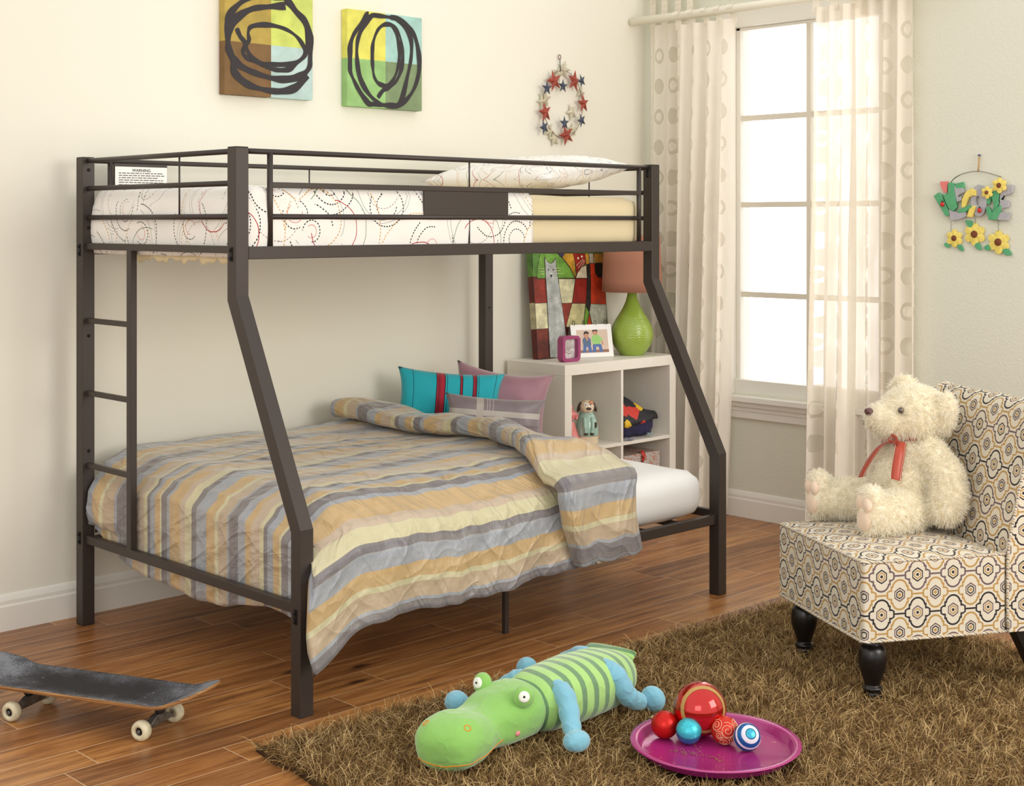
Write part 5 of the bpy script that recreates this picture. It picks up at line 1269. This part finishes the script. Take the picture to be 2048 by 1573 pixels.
def surfn(at, s, a):
    p = at(s, a); q1 = at(s+.03, a)-at(s-.03, a); q2 = at(s, a+12)-at(s, a-12); n = q1.cross(q2).normalized()
    c = at(s, 0).lerp(at(s, 180), .5); return p, (n if n.dot(p-c) > 0 else -n)
for a in (52, 128):
    p, n = surfn(hat, .24, 360-a if False else a); tor(p, n, .0085, .0014, M_ory, 'nostril', hdo)
p, n = surfn(hat, .66, 12); M_chk = plain('pink_felt', (232, 150, 150), .9)
for a in (348 % 360, 192):
    p, n = surfn(hat, .70, a); rot = Vector((0,0,1)).rotation_difference(n).to_matrix(); MB().lathe([(0, .002), (.0075, .0015), (.008, 0), (0, -.001)], 16, p, rot=rot).build('pink_cheek', M_chk, hdo)
for c_, nd in (((.262,-.652,.160), (-.62,-.72,.30)), ((.252,-.500,.164), (-.95,-.05,.25))):
    n = Vector(nd).normalized(); rot = Vector((0,0,1)).rotation_difference(n).to_matrix()
    st_ = MB().ball(c_, (.029, .029, .022), rot=rot).build('eye_bump', M_cg, hdo)
    w_ = MB().lathe([(.0, .0225), (.009, .0225), (.0145, .0205), (.0155, .016), (0, .014)], 24, tuple(Vector(c_)+n*.002), rot=rot).build('eye_white', plain('white_felt', (238, 238, 228), .8), st_)
    MB().lathe([(.0, .0250), (.0025, .0245), (.0035, .022), (0, .0215)], 14, tuple(Vector(c_)+n*.002), rot=rot).build('pupil', M_bk, w_)
def limb(pts, rad, foot, fr, name, frot=None):
    P_ = smooth_pts(pts, 7); n = len(P_); rs_ = [interp([(0, rad*.75), (.12, rad*1.08), (.5, rad), (.85, rad*.86), (1, rad*.7)], i/(n-1))*(1+.05*math.sin(i*1.3)) for i in range(n)]
    l = MB().tube(P_, rs_, 20).ball(P_[0], rad*.78).build(name, M_cb, croc)
    MB().ball(foot, fr, rot=frot).build('paw', M_cb, l)
limb([(.405,-.640,.150),(.398,-.680,.125),(.372,-.722,.080),(.350,-.752,.058)], .0285, (.335,-.778,.056), (.040,.034,.028), 'arm')
limb([(.40,-.50,.150),(.385,-.455,.115),(.350,-.400,.070),(.320,-.365,.055)], .026, (.300,-.340,.062), (.034,.036,.032), 'arm')
limb([(.615,-.625,.160),(.622,-.668,.132),(.640,-.685,.088),(.672,-.693,.064),(.697,-.700,.057)], .0290, (.724,-.712,.062), (.030,.040,.036), 'leg')
limb([(.71,-.46,.135),(.735,-.400,.115),(.715,-.330,.075),(.685,-.285,.055)], .026, (.660,-.262,.062), (.032,.036,.034), 'leg')

# ================================================================ tray and baubles
TX, TY, TZ = .595, -1.037, .036
m = Mat('magenta_lacquer_tray', (150, 34, 104), .22, .5, .15, coat=.4); M_tr = m.m; m.b.inputs['Base Color'].default_value = (*lin((172, 46, 122)), 1)
tray = MB().lathe([(0, TZ), (.190, TZ), (.197, TZ+.003), (.203, TZ+.021), (.207, TZ+.024), (.224, TZ+.025), (.2255, TZ+.0235), (.224, TZ+.022), (.206, TZ+.0205), (.2045, TZ+.018), (.199, TZ), (.192, TZ-.003), (0, TZ-.003)], 96, (TX, TY, 0)).build('serving_tray', M_tr)
tag(tray, 'round magenta tray with raised rim lying on the rug holding baubles', 'tray')
M_red = plain('red_mirror_glass', (196, 24, 20), .10, .6, .75, coat=.8); M_glit = plain('gold_glitter', (190, 150, 86), .5, .6, .35, noise=.5, nscale=900); M_satr = plain('red_satin_glass', (196, 26, 18), .36, .5, .55)
M_cap = plain('bauble_cap', (170, 150, 110), .35, .5, .9)
def capm(c, r, n, par):
    rot = Vector((0,0,1)).rotation_difference(Vector(n).normalized()).to_matrix(); p = Vector(c)+Vector(n).normalized()*r*.97
    MB().lathe([(0, 0), (.0065, 0), (.0065, .007), (.003, .009), (0, .009)], 14, tuple(p), rot=rot).build('cap', M_cap, par)
B1 = (.645, -.946, TZ+.0735)
def bauble(name, c, r, mat, label, n):
    t = thing(name, (c[0], c[1], c[2]-r), label, 'bauble', 'christmas baubles on the tray'); s = MB().ball(c, r, seg=48, rings=32).build('glass_ball', mat, t); capm(c, r, n, t); return t, s
t, s = bauble('bauble', B1, .0725, M_red, 'large shiny red bauble with gold glitter bands, biggest on the tray', (.6, .8, .2))
vd = Vector((-.66, -.70, .27)).normalized()
def circ(c, r, ax, off, n=64):
    rot = Vector((0,0,1)).rotation_difference(ax).to_matrix(); q = math.sqrt(max(0, r*r-off*off)); return [tuple(Vector(c)+ax*off+rot@Vector((q*math.cos(t), q*math.sin(t), 0))) for t in [2*PI*k/n for k in range(n)]]
def bandring(c, r, ax, o0, o1, mat, par, name='glitter_band'):
    rot = Vector((0,0,1)).rotation_difference(ax).to_matrix(); a0, a1 = math.asin(o0/r), math.asin(o1/r); R_ = r+.0006
    prof = [(R_*math.cos(a0+(a1-a0)*k/6), R_*math.sin(a0+(a1-a0)*k/6)) for k in range(7)]; mb = MB(); vs = []
    for q_, z_ in prof:
        for k in range(64): vs.append(tuple(Vector(c)+rot@Vector((q_*math.cos(2*PI*k/64), q_*math.sin(2*PI*k/64), z_))))
    return mb.add(vs, [(i*64+k, i*64+(k+1) % 64, (i+1)*64+(k+1) % 64, (i+1)*64+k) for i in range(6) for k in range(64)]).build(name, mat, par, fix=False)
ax1 = Vector((-.62, -.74, .28)).normalized()
bandring(B1, .0725, ax1, .040, .050, M_glit, t); bandring(B1, .0725, ax1, -.006, .002, M_glit, t)
t, s = bauble('bauble', (.561, -.892, TZ+.037), .0365, M_satr, 'plain satin red bauble, leftmost on the tray', (-.2, .9, .3))
c_ = (.573, -.965, TZ+.035); M_blg = plain('blue_pearl_glass', (26, 122, 182), .22, .5, .45, coat=.5); t, s = bauble('bauble', c_, .034, M_blg, 'glossy blue bauble with glittering turquoise top between two red ones', (.8, .5, .2))
rot_ = Vector((0,0,1)).rotation_difference(Vector((-.35,-.35,.9)).normalized()).to_matrix()
MB().lathe([(.0346*math.cos(a), .0346*math.sin(a)) for a in [.12+(1.45)*k/8 for k in range(9)]], 40, c_, rot=rot_).build('glitter_cap', plain('turquoise_glitter', (60, 190, 206), .35, .6, .4, noise=.4, nscale=700), t, fix=False)
c_ = (.644, -1.030, TZ+.037); t, s = bauble('bauble', c_, .0365, plain('matt_red_glass', (200, 48, 30), .42, .4, .3), 'matt red bauble with thin cream spirals, right of the blue one', (.5, .8, .3))
M_cl = plain('cream_glitter_line', (232, 186, 150), .6, .5)
def spiral(c, r, n, size, turns, par):
    n = Vector(n).normalized(); rot = Vector((0,0,1)).rotation_difference(n).to_matrix(); pts = []
    for k in range(60):
        q = k/59; a = q*turns*2*PI; ph = size*(.12+.88*q); pts.append(tuple(Vector(c)+rot@Vector((r*math.sin(ph)*math.cos(a), r*math.sin(ph)*math.sin(a), r*math.cos(ph)))))
    MB().tube(pts, .0008, 6).build('spiral_line', M_cl, par)
for n_, sz in (((-.62,-.78,.30), .62), ((-.75,.10,.5), .5), ((-.5,-.35,-.5), .5), ((-.2,-.9,-.4), .4), ((.3,-.7,.6), .45), ((-.8,-.2,-.1), .34)): spiral(c_, .0368, n_, sz, 2.2, t)
c_ = (.648, -1.101, TZ+.036); t, s = bauble('bauble', c_, .0355, plain('blue_satin_glass', (30, 104, 176), .3, .5, .5), 'blue and white striped bauble, rightmost on the tray', (.2, .9, .3))
ax2 = Vector((-.45, -.70, .55)).normalized(); M_wgl = plain('white_glitter', (226, 226, 236), .5, .5, 0, noise=.08, nscale=800)
MB().lathe([(.0358*math.cos(a), .0358*math.sin(a)) for a in [1.17+(.4)*k/6 for k in range(7)]], 40, c_, rot=Vector((0,0,1)).rotation_difference(ax2).to_matrix()).build('blue_spot', plain('turquoise_glass', (60, 170, 200), .3, .5, .5), t, fix=False)
bandring(c_, .0355, ax2, .0265, .0325, M_wgl, t, 'white_stripe'); bandring(c_, .0355, ax2, .010, .0165, M_wgl, t, 'white_stripe'); bandring(c_, .0355, ax2, -.010, -.004, M_wgl, t, 'white_stripe')
# bits of rug fluff fallen on the tray
rf = random.Random(12); mb = MB()
for k in range(34):
    a = rf.uniform(-1, 1); cx = TX-.062+.03*a+rf.uniform(-.01, .01); cy = TY-.005-.09*a-.02+rf.uniform(-.008, .008)
    if k > 22: cx, cy = TX+rf.uniform(-.09, .0), TY+rf.uniform(-.09, .07)
    l = rf.uniform(.004, .012); an = rf.uniform(0, 6.3)
    mb.tube([(cx, cy, TZ+.0015), (cx+l*.5*math.cos(an), cy+l*.5*math.sin(an), TZ+.001+rf.uniform(.002, .006)), (cx+l*math.cos(an+.7), cy+l*math.sin(an+.7), TZ+.0015)], .0006, 5)
q = mb.build('rug_fluff', plain('straw_fibres', (150, 120, 74), .8)); tag(q, 'loose brown fibres scattered on the magenta tray below the baubles', 'fluff', kind='stuff')

# ================================================================ skateboard
SA = math.atan2(-.903, .43); skb = thing('skateboard', (-.438, .398, 0), 'worn black-topped skateboard on the wood floor at the left edge', 'skateboard', rz=SA)
DL, DW = .405, .101
def deck_z(x, y):
    k = max(0, abs(x)-.262); z = .096+.60*k**1.2*(1 if x > 0 else 1.0)*min(1, k*20)
    return z+.010*(abs(y)/DW)**2*(1 if k < .03 else max(0, 1-k*8))
def deck_w(x):
    q = abs(x)/DL
    return DW*(1 if q < .70 else math.sqrt(max(0, 1-((q-.70)/.30)**2.4))) if q < 1 else 0
def deck(mb, zo0, zo1, m, sc=1.0):
    nx, ny = 60, 14; vs = []
    for side in (0, 1):
        for i in range(nx+1):
            x = DL*math.sin((i/nx-.5)*PI)*sc
            for j in range(ny+1):
                y = (2*j/ny-1)*deck_w(x/sc)*sc; vs.append((x, y, deck_z(x, y)+(zo0, zo1)[side]))
    n1 = (nx+1)*(ny+1); fs = []
    for i in range(nx):
        for j in range(ny):
            a = i*(ny+1)+j; fs.append((a, a+1, a+ny+2, a+ny+1)); fs.append((n1+a, n1+a+ny+1, n1+a+ny+2, n1+a+1))
        for j in (0, ny):
            a = i*(ny+1)+j; fs.append((a, a+ny+1, n1+a+ny+1, n1+a))
    return mb.add(vs, fs, m)
m = Mat('maple_plies', (176, 128, 78), .5, .35); x, y, z = m.xyz(m.coord()); m.col(m.mix(m.noise(m.vec(x*3, y*3, z*900), 2, 2).gt(.5), (188, 140, 86), (120, 78, 44))); 
spart = lambda mb, n, mt, par=skb, **k: mb.build(n, mt, par, W=False, **k)
dk = spart(deck(MB(), -.0105, 0, 0), 'deck', m.m)
m = Mat('worn_grip_tape', (50, 50, 52), .9, .3); x, y, z = m.xyz(m.coord())
n1 = m.noise(m.coord(), 9, 5, .7); n2 = m.noise(m.coord(), 260, 2)
wear = ((x.ab()-.20)*5).mx(((y.ab()-.055)*12)).mx(-.4); f = (n1*1.1+wear*.55+(n2-.5)*.7)
m.col(m.ramp(f, [(.45, (46, 45, 46)), (.75, (78, 78, 82)), (1.0, (128, 130, 136))])); m.bump(n2, .5, .002)
spart(deck(MB(), .0003, .0014, 0, .994), 'grip_tape', m.m, dk)
M_wheel = plain('off_white_urethane', (214, 204, 172), .5, .4, noise=.12, nscale=50); M_trk = plain('dull_cast_metal', (120, 118, 114), .45, .5, .7, noise=.2, nscale=60); M_trb = plain('dark_truck_metal', (46, 44, 44), .5, .5, .5)
for sx in (-1, 1):
    ax_ = .22*sx
    tk = spart(MB().box(ax_-.040, ax_+.040, -.026, .026, .080, .0875), 'truck', M_trb, bevel=.002)
    spart(MB().lathe([(.011, 0), (.015, .006), (.013, .016), (.016, .02), (.011, .03)], 20, (ax_+.006*sx, 0, .052)), 'bushing', plain('rubber_bushing', (40,40,42), .6), tk)
    spart(MB().prism([(-.055, .024), (.055, .024), (.055, .034), (.018, .052), (-.018, .052), (-.055, .034)], lambda a, b, d: (d, a, b), ax_-.011, ax_+.011), 'hanger', M_trk, tk, bevel=.003)
    spart(MB().tube([(ax_, -.092, .0285), (ax_, .092, .0285)], .004, 12), 'axle', M_trk, tk)
    for sy in (-1, 1):
        rot = Matrix.Rotation(-sy*PI/2, 3, 'X'); c_ = (ax_, sy*.0635, .0285)
        w_ = spart(MB().lathe([(.011, .003), (.013, 0), (.020, .0), (.0262, .005), (.0282, .012), (.0282, .020), (.0262, .027), (.020, .032), (.0135, .032), (.012, .029), (.011, .026), (.011, .003)], 40, c_, rot=rot), 'wheel', M_wheel)
        spart(MB().lathe([(.0, .006), (.0112, .006), (.0112, .026), (.009, .0265), (.0085, .0245), (0, .0245)], 24, c_, rot=rot), 'bearing', M_trb, w_)
        spart(MB().lathe([(0, .02), (.0052, .02), (.0052, .030), (.0035, .0305), (0, .0305)], 6, c_, rot=rot, smooth=False), 'axle_nut', M_trk, w_)
    for bx in (-.022, .022):
        for by in (-.020, .020): spart(MB().lathe([(.0045, 0), (.0040, .0012), (0, .0012)], 12, (ax_+bx*1.3, by, deck_z(ax_+bx, by)+.0014)), 'bolt_head', M_trk, dk)
# ================================================================ light
w = bpy.data.worlds.new('world'); bpy.context.scene.world = w; w.use_nodes = True
bg = w.node_tree.nodes['Background']; bg.inputs[0].default_value = (1.0, .98, .945, 1); bg.inputs[1].default_value = 1.15
def area(name, loc, target, sx, sy, power, col):
    l = bpy.data.lights.new(name, 'AREA'); l.shape = 'RECTANGLE'; l.size = sx; l.size_y = sy; l.energy = power; l.color = col
    o = bpy.data.objects.new(name, l); C.objects.link(o); o.location = loc
    o.rotation_euler = (Vector(target)-Vector(loc)).to_track_quat('-Z', 'Y').to_euler(); return o
area('window_daylight', (4.5, 1.3, 1.6), (WR, 1.3, 1.6), 5.0, 4.6, 100, (1.0, .98, .94))
area('studio_softbox', (1.6, -4.4, 2.05), (.9, .9, .9), 2.0, 1.8, 84, (1.0, .96, .90))
area('studio_fill', (-3.4, -3.2, 1.8), (.6, .6, .7), 2.2, 1.6, 34, (1.0, .97, .93))
